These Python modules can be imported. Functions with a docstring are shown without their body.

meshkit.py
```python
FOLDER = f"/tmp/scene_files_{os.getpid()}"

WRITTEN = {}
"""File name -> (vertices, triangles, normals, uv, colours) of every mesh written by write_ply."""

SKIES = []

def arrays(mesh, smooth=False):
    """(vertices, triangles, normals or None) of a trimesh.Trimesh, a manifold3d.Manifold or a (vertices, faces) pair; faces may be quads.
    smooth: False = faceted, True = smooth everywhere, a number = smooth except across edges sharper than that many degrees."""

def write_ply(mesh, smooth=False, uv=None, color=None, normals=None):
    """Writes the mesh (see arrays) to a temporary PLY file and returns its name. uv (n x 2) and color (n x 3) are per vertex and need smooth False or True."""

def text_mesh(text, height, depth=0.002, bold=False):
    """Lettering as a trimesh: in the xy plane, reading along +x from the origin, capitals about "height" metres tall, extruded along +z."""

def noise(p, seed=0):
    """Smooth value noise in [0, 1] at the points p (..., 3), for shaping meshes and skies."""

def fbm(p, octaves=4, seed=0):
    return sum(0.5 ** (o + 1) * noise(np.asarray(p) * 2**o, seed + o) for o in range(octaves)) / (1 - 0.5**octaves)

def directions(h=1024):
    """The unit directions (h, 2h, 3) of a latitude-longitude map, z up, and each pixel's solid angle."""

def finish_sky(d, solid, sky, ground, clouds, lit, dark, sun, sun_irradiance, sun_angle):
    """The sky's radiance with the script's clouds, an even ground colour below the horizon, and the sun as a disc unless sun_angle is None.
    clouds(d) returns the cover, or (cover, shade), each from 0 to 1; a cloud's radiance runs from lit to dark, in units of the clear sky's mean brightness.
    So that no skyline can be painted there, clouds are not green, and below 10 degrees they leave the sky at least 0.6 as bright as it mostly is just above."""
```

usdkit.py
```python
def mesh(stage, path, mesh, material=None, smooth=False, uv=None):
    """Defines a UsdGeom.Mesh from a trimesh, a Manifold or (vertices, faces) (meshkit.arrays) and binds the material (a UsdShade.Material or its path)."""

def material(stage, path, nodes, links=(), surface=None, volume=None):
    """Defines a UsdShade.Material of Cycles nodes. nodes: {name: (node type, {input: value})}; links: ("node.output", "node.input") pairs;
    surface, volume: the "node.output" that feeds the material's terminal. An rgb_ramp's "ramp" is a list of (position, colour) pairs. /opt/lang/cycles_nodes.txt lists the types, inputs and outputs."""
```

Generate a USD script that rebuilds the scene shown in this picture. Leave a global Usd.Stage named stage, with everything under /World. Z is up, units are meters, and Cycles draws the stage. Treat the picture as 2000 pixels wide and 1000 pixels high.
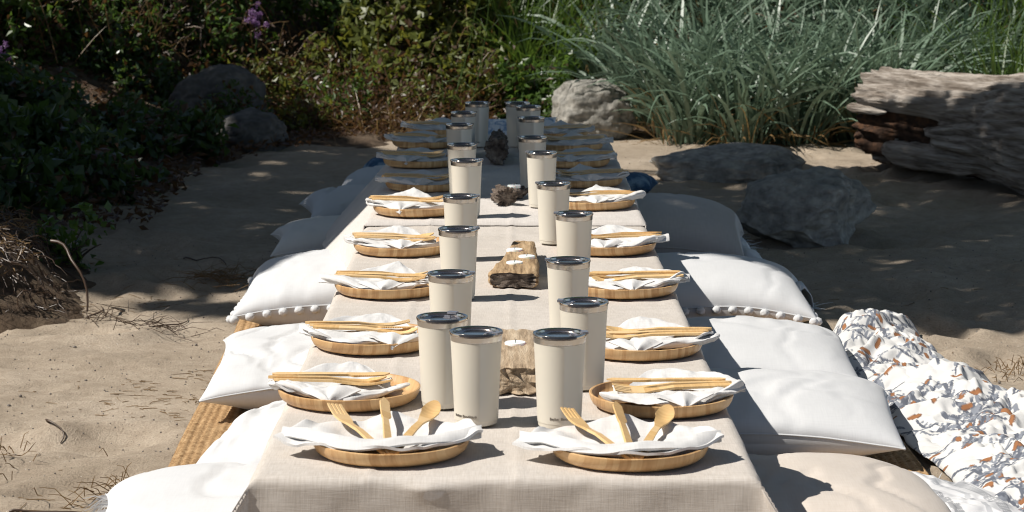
import math, random
import numpy as np, trimesh, usdkit, meshkit
from scipy.spatial import cKDTree
from shapely.geometry import Polygon, Point, LineString
from shapely.ops import unary_union
from pxr import Usd, UsdGeom, UsdLux, UsdShade, Gf, Sdf, Vt

stage = Usd.Stage.CreateInMemory()
UsdGeom.SetStageUpAxis(stage, 'Z')
UsdGeom.Xform.Define(stage, '/World')
PI = math.pi

# ------------------------------------------------------------------ camera, sky, sun, exposure
CAM_H, FPX = 1.135, 4400.0                       # eye height, focal length in pixels of a 2000 px wide picture
PITCH, YAW = math.radians(8.57), math.radians(0.17)
cam = UsdGeom.Camera.Define(stage, '/World/camera')
cam.CreateHorizontalApertureAttr(36.0)
cam.CreateFocalLengthAttr(36.0 * FPX / 2000)
cam.CreateFStopAttr(13.0)
cam.CreateFocusDistanceAttr(4.6)
cam.CreateExposureAttr(0.32)
cam.AddTranslateOp().Set(Gf.Vec3d(0, 0, CAM_H))
cam.AddRotateZOp().Set(-math.degrees(YAW))
cam.AddRotateXOp().Set(90 - math.degrees(PITCH))

SUN_EL, SUN_SIDE = math.radians(50), math.radians(13)      # the sun stands to the left, a little on the camera's side
SUN = np.array([-math.cos(SUN_SIDE) * math.cos(SUN_EL), -math.sin(SUN_SIDE) * math.cos(SUN_EL), math.sin(SUN_EL)])
dome = UsdLux.DomeLight.Define(stage, '/World/sky')
usdkit.material(stage, '/World/Looks/sky_light',
                {'s': ('sky_texture', {'sky_type': 'single_scattering', 'sun_disc': False, 'sun_elevation': SUN_EL,
                                       'sun_rotation': math.atan2(SUN[0], SUN[1])}),
                 'b': ('background_shader', {'strength': 0.05})}, [('s.color', 'b.color')], surface='b.background')
UsdShade.MaterialBindingAPI.Apply(dome.GetPrim()).Bind(UsdShade.Material.Get(stage, '/World/Looks/sky_light'))
sun = UsdLux.DistantLight.Define(stage, '/World/sun')
sun.CreateNormalizeAttr(True); sun.CreateIntensityAttr(1.25); sun.CreateAngleAttr(0.53); sun.CreateColorAttr(Gf.Vec3f(1.0, 0.95, 0.88))
_z = Gf.Vec3d(*SUN); _q = Gf.Rotation(Gf.Vec3d(0, 0, 1), _z).GetQuat()
sun.AddOrientOp(UsdGeom.XformOp.PrecisionDouble).Set(_q)


def ray(px, py):
    """Viewing direction of a point of the photograph (2000 x 1000)."""
    x, y = (px - 1000) / FPX, (500 - py) / FPX
    f = np.array([math.sin(YAW) * math.cos(PITCH), math.cos(YAW) * math.cos(PITCH), -math.sin(PITCH)])
    r = np.array([math.cos(YAW), -math.sin(YAW), 0.0]); u = np.cross(r, f)
    d = f + x * r + y * u
    return d / np.linalg.norm(d)


def at(px, py, z):
    """The place at height z seen there in the photograph: measures the layout on the ground or the table."""
    d = ray(px, py); t = (z - CAM_H) / d[2]
    return np.array([0, 0, CAM_H]) + t * d


# ------------------------------------------------------------------ helpers: prims
COUNT = {}


def numbered(parent, name):
    k = (parent, name); n = COUNT.get(k, 0); COUNT[k] = n + 1
    return f'{parent}/{name}' if n == 0 else f'{parent}/{name}_{n:03d}'


def tag(p, label=None, cat=None, group=None, kind=None):
    p = p.GetPrim() if hasattr(p, 'GetPrim') else p
    for k, v in (('label', label), ('category', cat), ('group', group), ('kind', kind)):
        if v: p.SetCustomDataByKey(k, v)
    return p


def thing(name, label, cat, loc=(0, 0, 0), rz=0.0, group=None, kind=None, matrix=None):
    x = UsdGeom.Xform.Define(stage, numbered('/World', name))
    if matrix is not None: x.AddTransformOp().Set(Gf.Matrix4d(*np.asarray(matrix, float).T.ravel()))
    else:
        x.AddTranslateOp().Set(Gf.Vec3d(*map(float, loc)))
        if rz: x.AddRotateZOp().Set(math.degrees(rz))
    return tag(x, label, cat, group, kind)


def obj(name, mesh, mat, parent='/World', smooth=False, label=None, uv=None, col=None):
    par = parent if isinstance(parent, str) else str(parent.GetPath())
    m = usdkit.mesh(stage, numbered(par, name), mesh, '/World/Looks/' + mat, smooth=smooth, uv=uv)
    if col is not None:
        UsdGeom.PrimvarsAPI(m).CreatePrimvar('tint', Sdf.ValueTypeNames.Color3fArray, 'vertex').Set(Vt.Vec3fArray.FromNumpy(np.asarray(col, np.float32)))
    if label: tag(m, label)
    return m.GetPrim()


def copy_of(proto, name, label, cat, loc=None, rz=0, group=None, matrix=None):
    t = thing(name, label, cat, loc if loc is not None else (0, 0, 0), rz, group, matrix=matrix)
    for c in proto.GetChildren():
        pass
    t.GetReferences().AddInternalReference(proto.GetPath()); t.SetInstanceable(True)
    return t


def proto_class(name):
    UsdGeom.Scope.Define(stage, '/World/Looks')
    return stage.CreateClassPrim('/World/Kinds_' + name) if False else stage.CreateClassPrim('/' + name)


# ------------------------------------------------------------------ helpers: shapes
def cat_(*ms):
    return trimesh.util.concatenate([m for m in ms])


def grid_faces(nu, nv, wrap_u=False):
    i, j = np.meshgrid(np.arange(nu if wrap_u else nu - 1), np.arange(nv - 1), indexing='ij')
    a = i * nv + j; b = ((i + 1) % nu) * nv + j; c = b + 1; d = a + 1
    return np.stack([a, b, c, d], -1).reshape(-1, 4)


def tri(q):
    return np.vstack([q[:, [0, 1, 2]], q[:, [0, 2, 3]]])


def surf(P):
    """(nu, nv, 3) points as a mesh."""
    nu, nv = P.shape[:2]
    return trimesh.Trimesh(P.reshape(-1, 3), tri(grid_faces(nu, nv)), process=False)


def shell(P, th):
    """A sheet of thickness th under the grid P."""
    nu, nv = P.shape[:2]
    du, dv = np.gradient(P, axis=0), np.gradient(P, axis=1)
    n = np.cross(du, dv); n /= np.linalg.norm(n, axis=-1, keepdims=True) + 1e-12
    Q = P - n * th
    V = np.vstack([P.reshape(-1, 3), Q.reshape(-1, 3)]); N = nu * nv
    f = grid_faces(nu, nv); g = f[:, ::-1] + N
    idx = np.arange(N).reshape(nu, nv)
    loop = np.concatenate([idx[:, 0], idx[-1, 1:], idx[-2::-1, -1], idx[0, -2:0:-1]])
    l2 = np.roll(loop, -1)
    s = np.stack([loop, loop + N, l2 + N, l2], -1)
    return trimesh.Trimesh(V, tri(np.vstack([f, g, s])), process=False)


def tube(pts, rad, sides=6, cap=True):
    p = np.asarray(pts, float); n = len(p); rad = np.broadcast_to(rad, (n,))
    t = np.gradient(p, axis=0); t /= np.linalg.norm(t, axis=1, keepdims=True) + 1e-12
    up = np.array([0, 0, 1.0]) if abs(t[:, 2].mean()) < .8 else np.array([1.0, 0, 0])
    a = np.cross(t, up); a /= np.linalg.norm(a, axis=1, keepdims=True) + 1e-12; b = np.cross(a, t)
    an = np.arange(sides) * 2 * PI / sides
    v = p[:, None] + rad[:, None, None] * (np.cos(an)[None, :, None] * a[:, None] + np.sin(an)[None, :, None] * b[:, None])
    i, j = np.meshgrid(np.arange(n - 1), np.arange(sides), indexing='ij')
    q = np.stack([i * sides + j, i * sides + (j + 1) % sides, (i + 1) * sides + (j + 1) % sides, (i + 1) * sides + j], -1).reshape(-1, 4)
    V = v.reshape(-1, 3); F = tri(q)
    if cap:
        V = np.vstack([V, p[0], p[-1]]); N = n * sides; k = np.arange(sides)
        F = np.vstack([F, np.stack([np.full(sides, N), (k + 1) % sides, k], -1), np.stack([np.full(sides, N + 1), (n - 1) * sides + k, (n - 1) * sides + (k + 1) % sides], -1)])
    return trimesh.Trimesh(V, F, process=False)


def lathe(profile, n=48):
    pr = np.asarray(profile, float); a = np.arange(n) * 2 * PI / n
    P = np.stack([pr[None, :, 0] * np.cos(a)[:, None], pr[None, :, 0] * np.sin(a)[:, None], np.broadcast_to(pr[:, 1], (n, len(pr)))], -1)
    return trimesh.Trimesh(P.reshape(-1, 3), tri(grid_faces(n, len(pr), True)), process=False)


def box(cx, cy, cz, sx, sy, sz):
    m = trimesh.creation.box([sx, sy, sz]); m.apply_translation([cx, cy, cz]); return m


def sstep(x, a, b):
    t = np.clip((np.asarray(x, float) - a) / (b - a), 0, 1); return t * t * (3 - 2 * t)


def fb(x, y, s, seed=0, o=3, z=0.0):
    x, y = np.broadcast_arrays(np.asarray(x, float), np.asarray(y, float))
    return meshkit.fbm(np.stack([x * s + 50.3, y * s + 71.7, np.zeros_like(x) + z + 9.1], -1), o, seed) - .5


# ------------------------------------------------------------------ materials
def mat(name, nodes, links, surface='p.BSDF'):
    return usdkit.material(stage, '/World/Looks/' + name, nodes, links, surface=surface)


def noisy(name, ramp, scale=8, rough=.8, bump=0.0, bscale=40, detail=6, coord='position', dist=.01, stretch=None, spec=.3, sheen=0, metal=0, extra=None):
    nodes = {'g': ('geometry', {}), 'tc': ('texture_coordinate', {}),
             'm': ('mapping', {'scale': stretch or (1, 1, 1)}),
             'n': ('noise_texture', {'scale': scale, 'detail': detail, 'roughness': .6}),
             'r': ('rgb_ramp', {'ramp': ramp}),
             'p': ('principled_bsdf', {'roughness': rough, 'specular_ior_level': spec, 'sheen_weight': sheen, 'metallic': metal})}
    links = [('g.position' if coord == 'position' else 'tc.object', 'm.vector'), ('m.vector', 'n.vector'), ('n.fac', 'r.fac'), ('r.color', 'p.base_color')]
    if bump:
        nodes['bn'] = ('noise_texture', {'scale': bscale, 'detail': 8, 'roughness': .7})
        nodes['bu'] = ('bump', {'strength': bump, 'distance': dist})
        links += [('m.vector', 'bn.vector'), ('bn.fac', 'bu.height'), ('bu.normal', 'p.normal')]
    mat(name, nodes, links)


def woven(name, ca, cb, scale=420, rough=.85, bump=.25, slub=30, tc='position', bd=.0015):
    """Plain weave: fine crossed slubs of thread."""
    nodes = {'g': ('geometry', {}), 'm1': ('mapping', {'scale': (scale, slub, slub)}), 'm2': ('mapping', {'scale': (slub, scale, scale)}),
             'n1': ('noise_texture', {'scale': 1, 'detail': 2}), 'n2': ('noise_texture', {'scale': 1, 'detail': 2}),
             'n3': ('noise_texture', {'scale': 7, 'detail': 4}),
             'a': ('math', {'math_type': 'add'}), 'h': ('math', {'math_type': 'multiply', 'value2': .5}),
             'k': ('math', {'math_type': 'multiply_add', 'value2': .35, 'value3': -.17}), 'a2': ('math', {'math_type': 'add'}),
             'r': ('rgb_ramp', {'ramp': [(.28, ca), (.72, cb)]}), 'bu': ('bump', {'strength': bump, 'distance': bd}),
             'p': ('principled_bsdf', {'roughness': rough, 'specular_ior_level': .2, 'sheen_weight': .08})}
    mat(name, nodes, [('g.position', 'm1.vector'), ('g.position', 'm2.vector'), ('m1.vector', 'n1.vector'), ('m2.vector', 'n2.vector'), ('g.position', 'n3.vector'),
                      ('n1.fac', 'a.value1'), ('n2.fac', 'a.value2'), ('a.value', 'h.value1'), ('n3.fac', 'k.value1'), ('h.value', 'a2.value1'), ('k.value', 'a2.value2'),
                      ('a2.value', 'r.fac'), ('r.color', 'p.base_color'), ('h.value', 'bu.height'), ('bu.normal', 'p.normal')])


def leafy(name, ramp, trans=.35, rough=.45, tcol=(.25, .4, .05)):
    """Leaf or blade: each takes its own tone; some light comes through."""
    mat(name, {'g': ('geometry', {}), 'r': ('rgb_ramp', {'ramp': ramp}), 'p': ('principled_bsdf', {'roughness': rough, 'specular_ior_level': .55}),
               't': ('translucent_bsdf', {}), 'mx': ('mix_color', {'blend_type': 'mix', 'fac': .5, 'b': tcol}), 'c': ('mix_closure', {'fac': trans})},
        [('g.random_per_island', 'r.fac'), ('r.color', 'p.base_color'), ('r.color', 'mx.a'), ('mx.result', 't.color'), ('p.BSDF', 'c.closure1'), ('t.BSDF', 'c.closure2')], surface='c.closure')


# sand: grey brown grains, damp darker and paler dry drifts, specks of dark and light grit
mat('sand', {'g': ('geometry', {}), 'n1': ('noise_texture', {'scale': 1.6, 'detail': 5, 'roughness': .6}), 'n2': ('noise_texture', {'scale': 180, 'detail': 4, 'roughness': .7}),
             'n3': ('noise_texture', {'scale': 22, 'detail': 6, 'roughness': .65}),
             'r1': ('rgb_ramp', {'ramp': [(.3, (.3, .247, .187)), (.55, (.375, .313, .243)), (.75, (.44, .375, .3))]}),
             'r2': ('rgb_ramp', {'ramp': [(.3, (.72, .7, .68)), (.5, (1, 1, 1)), (.72, (1.15, 1.13, 1.1))]}),
             'r3': ('rgb_ramp', {'ramp': [(.3, (.82, .8, .78)), (.6, (1.04, 1.04, 1.04))]}),
             'x': ('mix', {'mix_type': 'multiply', 'fac': 1}), 'x2': ('mix', {'mix_type': 'multiply', 'fac': 1}),
             'v': ('voronoi_texture', {'scale': 55, 'feature': 'f1'}), 'vr': ('rgb_ramp', {'ramp': [(.0, (1, 1, 1)), (.07, (1, 1, 1)), (.1, (0, 0, 0)), (1, (0, 0, 0))]}),
             'vc': ('rgb_ramp', {'ramp': [(0, (.06, .05, .045)), (.5, (.15, .11, .08)), (.8, (.5, .46, .4)), (1, (.6, .55, .5))]}),
             'vs': ('separate_color', {'color_type': 'rgb'}), 'x3': ('mix', {'mix_type': 'mix'}),
             'a': ('math', {'math_type': 'add'}), 'bu': ('bump', {'strength': .55, 'distance': .012}), 'p': ('principled_bsdf', {'roughness': .95, 'specular_ior_level': .15})},
    [('g.position', 'n1.vector'), ('g.position', 'n2.vector'), ('g.position', 'n3.vector'), ('g.position', 'v.vector'), ('n1.fac', 'r1.fac'), ('n2.fac', 'r2.fac'), ('n3.fac', 'r3.fac'),
     ('r1.color', 'x.color1'), ('r2.color', 'x.color2'), ('x.color', 'x2.color1'), ('r3.color', 'x2.color2'), ('v.distance', 'vr.fac'), ('v.color', 'vs.color'), ('vs.r', 'vc.fac'),
     ('x2.color', 'x3.color1'), ('vc.color', 'x3.color2'), ('vr.color', 'x3.fac'), ('x3.color', 'p.base_color'),
     ('n2.fac', 'a.value1'), ('n3.fac', 'a.value2'), ('a.value', 'bu.height'), ('bu.normal', 'p.normal')])
noisy('soil', [(.3, (.05, .034, .022)), (.5, (.11, .075, .048)), (.7, (.2, .15, .1))], scale=9, rough=.95, bump=.9, bscale=35, dist=.03)
woven('linen', (.42, .375, .325), (.575, .53, .48), scale=520, slub=34, bump=.3)
woven('linen_grey', (.46, .425, .39), (.61, .57, .53), scale=520, slub=34, bump=.3)
woven('napkin_cotton', (.55, .54, .525), (.65, .64, .625), scale=500, bump=.2)
woven('white_cotton', (.52, .525, .53), (.58, .585, .59), scale=500, bump=.15)
woven('cream_cotton', (.62, .6, .56), (.7, .68, .64), scale=500, bump=.18)
woven('beige_cotton', (.5, .44, .38), (.57, .515, .46), scale=500, bump=.15)
woven('grey_cotton', (.42, .39, .36), (.52, .48, .45), scale=450, bump=.2)
noisy('blue_dye', [(.3, (.02, .05, .11)), (.5, (.045, .11, .2)), (.64, (.25, .36, .45)), (.75, (.03, .08, .16))], scale=14, rough=.85, bump=.3, bscale=60)
noisy('white_blue_dye', [(.3, (.75, .76, .78)), (.52, (.72, .74, .78)), (.6, (.2, .32, .5)), (.68, (.7, .72, .75))], scale=22, rough=.85, bump=.3, bscale=60)
noisy('jute', [(.3, (.2, .115, .05)), (.5, (.36, .225, .11)), (.7, (.48, .33, .18))], scale=90, rough=.9, bump=.5, bscale=260, dist=.004)
# bamboo: glued strips, each its own tone, with fine grain
def bamboo(name, dark, mid, pale, strip, rough=.42, tc='object'):
    mat(name, {'tc': ('texture_coordinate', {}), 'oi': ('object_info', {}), 'sx': ('separate_xyz', {}), 'd': ('math', {'math_type': 'divide', 'value2': strip}), 'f': ('math', {'math_type': 'floor'}),
               'ad': ('math', {'math_type': 'multiply_add', 'value2': 91.0}), 'w': ('white_noise_texture', {'dimensions': '1D'}), 'm': ('mapping', {'scale': (260, 14, 60)}), 'n': ('noise_texture', {'scale': 1, 'detail': 4}),
               'k': ('math', {'math_type': 'multiply_add', 'value2': .55, 'value3': 0}), 'k2': ('math', {'math_type': 'multiply', 'value2': .45}),
               'r': ('rgb_ramp', {'ramp': [(.12, dark), (.45, mid), (.85, pale)]}), 'p': ('principled_bsdf', {'roughness': rough, 'specular_ior_level': .4})},
        [('tc.object', 'sx.vector'), ('sx.x', 'd.value1'), ('d.value', 'f.value1'), ('oi.random', 'ad.value1'), ('f.value', 'ad.value3'), ('ad.value', 'w.w'), ('tc.object', 'm.vector'), ('m.vector', 'n.vector'),
         ('w.value', 'k2.value1'), ('n.fac', 'k.value1'), ('k2.value', 'k.value3'), ('k.value', 'r.fac'), ('r.color', 'p.base_color')])
bamboo('bamboo_strip', (.33, .17, .065), (.52, .31, .14), (.66, .45, .23), .0075)
bamboo('bamboo_cutlery', (.5, .3, .12), (.66, .44, .2), (.74, .53, .29), .05)
mat('enamel', {'tc': ('texture_coordinate', {}), 'n': ('noise_texture', {'scale': 900, 'detail': 2}), 'bu': ('bump', {'strength': .05, 'distance': .001}),
               'p': ('principled_bsdf', {'base_color': (.6, .56, .475), 'roughness': .42, 'specular_ior_level': .4})}, [('tc.object', 'n.vector'), ('n.fac', 'bu.height'), ('bu.normal', 'p.normal')])
mat('steel', {'p': ('principled_bsdf', {'base_color': (.62, .61, .6), 'metallic': 1.0, 'roughness': .24, 'anisotropic': .5})}, [])
mat('smoked_lid', {'f': ('fresnel', {'IOR': 1.55}), 't': ('transparent_bsdf', {'color': (.26, .255, .27)}), 'd': ('diffuse_bsdf', {'color': (.09, .088, .1)}), 'g': ('glossy_bsdf', {'color': (.8, .74, .68), 'roughness': .12}), 'c0': ('mix_closure', {'fac': .3}), 'c': ('mix_closure', {})},
    [('f.fac', 'c.fac'), ('t.BSDF', 'c0.closure1'), ('d.BSDF', 'c0.closure2'), ('c0.closure', 'c.closure1'), ('g.BSDF', 'c.closure2')], surface='c.closure')
mat('clear_lid', {'f': ('fresnel', {'IOR': 1.45}), 't': ('transparent_bsdf', {'color': (.72, .73, .77)}), 'd': ('diffuse_bsdf', {'color': (.62, .62, .66)}), 'g': ('glossy_bsdf', {'color': (.9, .86, .82), 'roughness': .15}), 'c0': ('mix_closure', {'fac': .45}), 'c': ('mix_closure', {})},
    [('f.fac', 'c.fac'), ('t.BSDF', 'c0.closure1'), ('d.BSDF', 'c0.closure2'), ('c0.closure', 'c.closure1'), ('g.BSDF', 'c.closure2')], surface='c.closure')
mat('lid_slider', {'p': ('principled_bsdf', {'base_color': (.16, .16, .18), 'roughness': .12, 'specular_ior_level': .9})}, [])
mat('print_grey', {'p': ('principled_bsdf', {'base_color': (.12, .1, .085), 'roughness': .5})}, [])
noisy('driftwood_tan', [(.28, (.1, .062, .032)), (.45, (.3, .2, .11)), (.6, (.43, .3, .17)), (.75, (.5, .37, .23))], scale=1, detail=6, rough=.9, bump=.8, bscale=1.4, dist=.006, stretch=(110, 9, 60))
noisy('driftwood_pale', [(.28, (.16, .11, .068)), (.5, (.4, .3, .2)), (.7, (.52, .42, .3))], scale=1, detail=6, rough=.9, bump=.8, bscale=1.4, dist=.006, stretch=(90, 10, 60))
noisy('driftwood_grey', [(.3, (.03, .022, .016)), (.5, (.13, .1, .08)), (.7, (.27, .225, .18))], scale=40, rough=.9, bump=.9, bscale=60, dist=.01)
mat('wax', {'p': ('principled_bsdf', {'base_color': (.84, .82, .8), 'roughness': .45, 'subsurface_weight': .2})}, [])
mat('wick', {'p': ('principled_bsdf', {'base_color': (.12, .11, .1), 'roughness': .9})}, [])
noisy('granite', [(.3, (.12, .115, .1)), (.48, (.24, .23, .205)), (.6, (.3, .285, .25)), (.75, (.42, .4, .36))], scale=26, detail=10, rough=.9, bump=.7, bscale=60, dist=.015)
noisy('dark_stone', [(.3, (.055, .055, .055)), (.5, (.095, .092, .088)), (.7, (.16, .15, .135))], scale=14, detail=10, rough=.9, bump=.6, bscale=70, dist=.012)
noisy('shade_stone', [(.3, (.17, .165, .15)), (.48, (.31, .295, .265)), (.62, (.42, .4, .355)), (.75, (.52, .49, .43))], scale=20, detail=12, rough=.9, bump=.9, bscale=55, dist=.02)
noisy('log_wood', [(.25, (.05, .035, .025)), (.4, (.18, .15, .122)), (.55, (.35, .31, .27)), (.75, (.52, .475, .42))], scale=1, detail=8, rough=.92, bump=.9, bscale=1.6, dist=.02, stretch=(5, 26, 40), coord='object')
noisy('rotten_wood', [(.3, (.018, .01, .007)), (.5, (.055, .03, .018)), (.72, (.16, .075, .035))], scale=16, detail=8, rough=.95, bump=.9, bscale=40, dist=.02)
noisy('bark', [(.3, (.04, .03, .022)), (.6, (.12, .1, .08))], scale=20, rough=.95, bump=.8, bscale=30, dist=.03)
leafy('leaf_green', [(0, (.055, .1, .02)), (.3, (.17, .26, .07)), (.65, (.42, .5, .17)), (1, (.68, .72, .42))], rough=.34, tcol=(.3, .5, .06))
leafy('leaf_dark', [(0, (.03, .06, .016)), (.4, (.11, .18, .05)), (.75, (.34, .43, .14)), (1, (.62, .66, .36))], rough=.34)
leafy('leaf_yellow', [(0, (.1, .12, .022)), (.4, (.31, .32, .07)), (.75, (.52, .49, .15)), (1, (.64, .52, .22))], tcol=(.45, .45, .06))
leafy('leaf_dry', [(0, (.06, .03, .014)), (.4, (.22, .11, .05)), (.75, (.42, .24, .115)), (1, (.62, .44, .26))], trans=.25, tcol=(.4, .2, .06))
leafy('blade_blue', [(0, (.12, .18, .12)), (.35, (.27, .38, .3)), (.7, (.48, .6, .51)), (.92, (.64, .72, .64)), (1, (.6, .52, .3))], trans=.2, rough=.42, tcol=(.3, .42, .28))
leafy('blade_green', [(0, (.06, .11, .022)), (.5, (.15, .24, .055)), (.85, (.27, .35, .1)), (1, (.4, .4, .16))], trans=.3)
leafy('blade_dry', [(0, (.18, .11, .045)), (.4, (.34, .22, .1)), (.8, (.5, .36, .18)), (1, (.62, .48, .28))], trans=.2, tcol=(.5, .35, .12))
leafy('root_tone', [(0, (.06, .035, .02)), (.5, (.16, .1, .055)), (1, (.34, .24, .14))], trans=.05, tcol=(.3, .2, .1))
leafy('grit', [(0, (.14, .12, .1)), (.4, (.3, .26, .21)), (.8, (.4, .36, .3)), (1, (.6, .56, .5))], trans=0)
leafy('petal', [(0, (.25, .13, .3)), (1, (.42, .28, .48))], trans=.3, tcol=(.5, .3, .6))
mat('printed_cloth', {'a': ('attribute', {'attribute': 'tint'}), 'g': ('geometry', {}), 'n': ('noise_texture', {'scale': 420, 'detail': 3}), 'bu': ('bump', {'strength': .2, 'distance': .002}),
                      'p': ('principled_bsdf', {'roughness': .85, 'specular_ior_level': .2, 'sheen_weight': .05})},
    [('a.color', 'p.base_color'), ('g.position', 'n.vector'), ('n.fac', 'bu.height'), ('bu.normal', 'p.normal')])

# ------------------------------------------------------------------ ground
TZ = 0.32                     # height of the cloth on the table


_r = np.random.default_rng(21)
PRINTS = [(px_, py_, _r.uniform(.06, .12), _r.uniform(.1, .17), _r.uniform(0, PI), _r.uniform(.008, .022)) for px_, py_ in
          [(-_r.uniform(.85, 2.0), _r.uniform(4.0, 8.5)) for _ in range(60)] + [(_r.uniform(.75, 2.4), _r.uniform(4.6, 11.2)) for _ in range(120)]]


def gh(x, y):
    x, y = np.asarray(x, float), np.asarray(y, float)
    flat = sstep(np.abs(x), .75, 1.0) * .75 + .25
    z = (.055 * fb(x, y, 1.3, 3, 3) + .045 * fb(x, y, 5.0, 5, 3) + .018 * fb(x, y, 11.0, 8, 2) + .009 * fb(x, y, 28.0, 18, 2)) * flat - .005 * (1 - flat)
    if x.size < 60:
        x4, y4 = x[..., None], y[..., None]; qx, qy, ra, rb, an, dp = np.array(PRINTS).T
        ca, sa = np.cos(an), np.sin(an); q = np.sqrt((((x4 - qx) * ca + (y4 - qy) * sa) / ra) ** 2 + (((y4 - qy) * ca - (x4 - qx) * sa) / rb) ** 2)
        z = z + (-dp * np.exp(-q ** 4) + .55 * dp * np.exp(-((q - 1.35) / .35) ** 2)).sum(-1)
    else:
        for qx, qy, ra, rb, an, dp in PRINTS:          # trodden hollows with raised rims
            k = np.nonzero((np.abs(x - qx) < .45) & (np.abs(y - qy) < .45)); xk, yk = np.broadcast_to(x, z.shape)[k] - qx, np.broadcast_to(y, z.shape)[k] - qy
            ca, sa = math.cos(an), math.sin(an); q = np.sqrt(((xk * ca + yk * sa) / ra) ** 2 + ((yk * ca - xk * sa) / rb) ** 2)
            z[k] += -dp * np.exp(-q ** 4) + .55 * dp * np.exp(-((q - 1.35) / .35) ** 2)
    z = np.where((np.abs(x) < .95) & (y < 9), np.minimum(z, .006 + .5 * sstep(np.abs(x), .8, .95)), z)
    y0 = 12.1 - .5 * sstep(x, .3, 1.0) - .9 * sstep(-x, .7, 2.0)
    rise = np.maximum(y - y0, 0)
    z = z + 2.6 * (1 - np.exp(-rise * .16)) * sstep(rise, 0, 1.2)
    z = z + .3 * sstep(-x, 1.55, 2.6) * sstep(y, 7.0, 8.6) + .25 * sstep(-x, 2.2, 4.5)
    z = z + .1 * sstep(x, 1.9, 3.5)
    return z


def axis(lo, hi, step, far, flo=None):
    fine = np.arange(lo, hi + step / 2, step); g = step * 1.35 ** np.arange(1, 60); g = np.cumsum(g)
    up = hi + g[g < far]; dn = lo - g[g < far]
    return np.concatenate([dn[::-1], fine, up])


gx, gy = axis(-2.9, 2.9, .028, 300), axis(3.6, 14.5, .028, 300)
X, Y = np.meshgrid(gx, gy, indexing='ij')
tag(obj('ground', surf(np.stack([X, Y, gh(X, Y)], -1)), 'sand', smooth=True), 'pale grey brown sand, trodden uneven, strewn with straw', None, None, 'structure')

# a collar of dark humus under the planting, laid on the bank
hx, hy = np.arange(-5, 5.01, .08), np.arange(7.0, 17.01, .08)
X, Y = np.meshgrid(hx, hy, indexing='ij')
edge = 11.95 - .35 * sstep(X, .2, .8) - .7 * sstep(-X, .35, .7) - 3.4 * sstep(-X, 1.05, 1.9) + .5 * fb(X, Y, 1.5, 12) + .5 * fb(X, Y, 7, 14)
lift = np.clip((Y - edge) * .12, -.06, .03) + .03 * fb(X, Y, 9, 13, 4)
tag(obj('soil_slope', surf(np.stack([X, Y, gh(X, Y) + lift], -1)), 'soil', smooth=True), 'dark soil of the planted slope behind the picnic', None, None, 'structure')

def onground(px, py):
    d = ray(px, py); t = np.linspace(3, 18, 3000); p = np.array([0, 0, CAM_H]) + t[:, None] * d
    i = np.argmax(p[:, 2] < gh(p[:, 0], p[:, 1])); return p[i]


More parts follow.
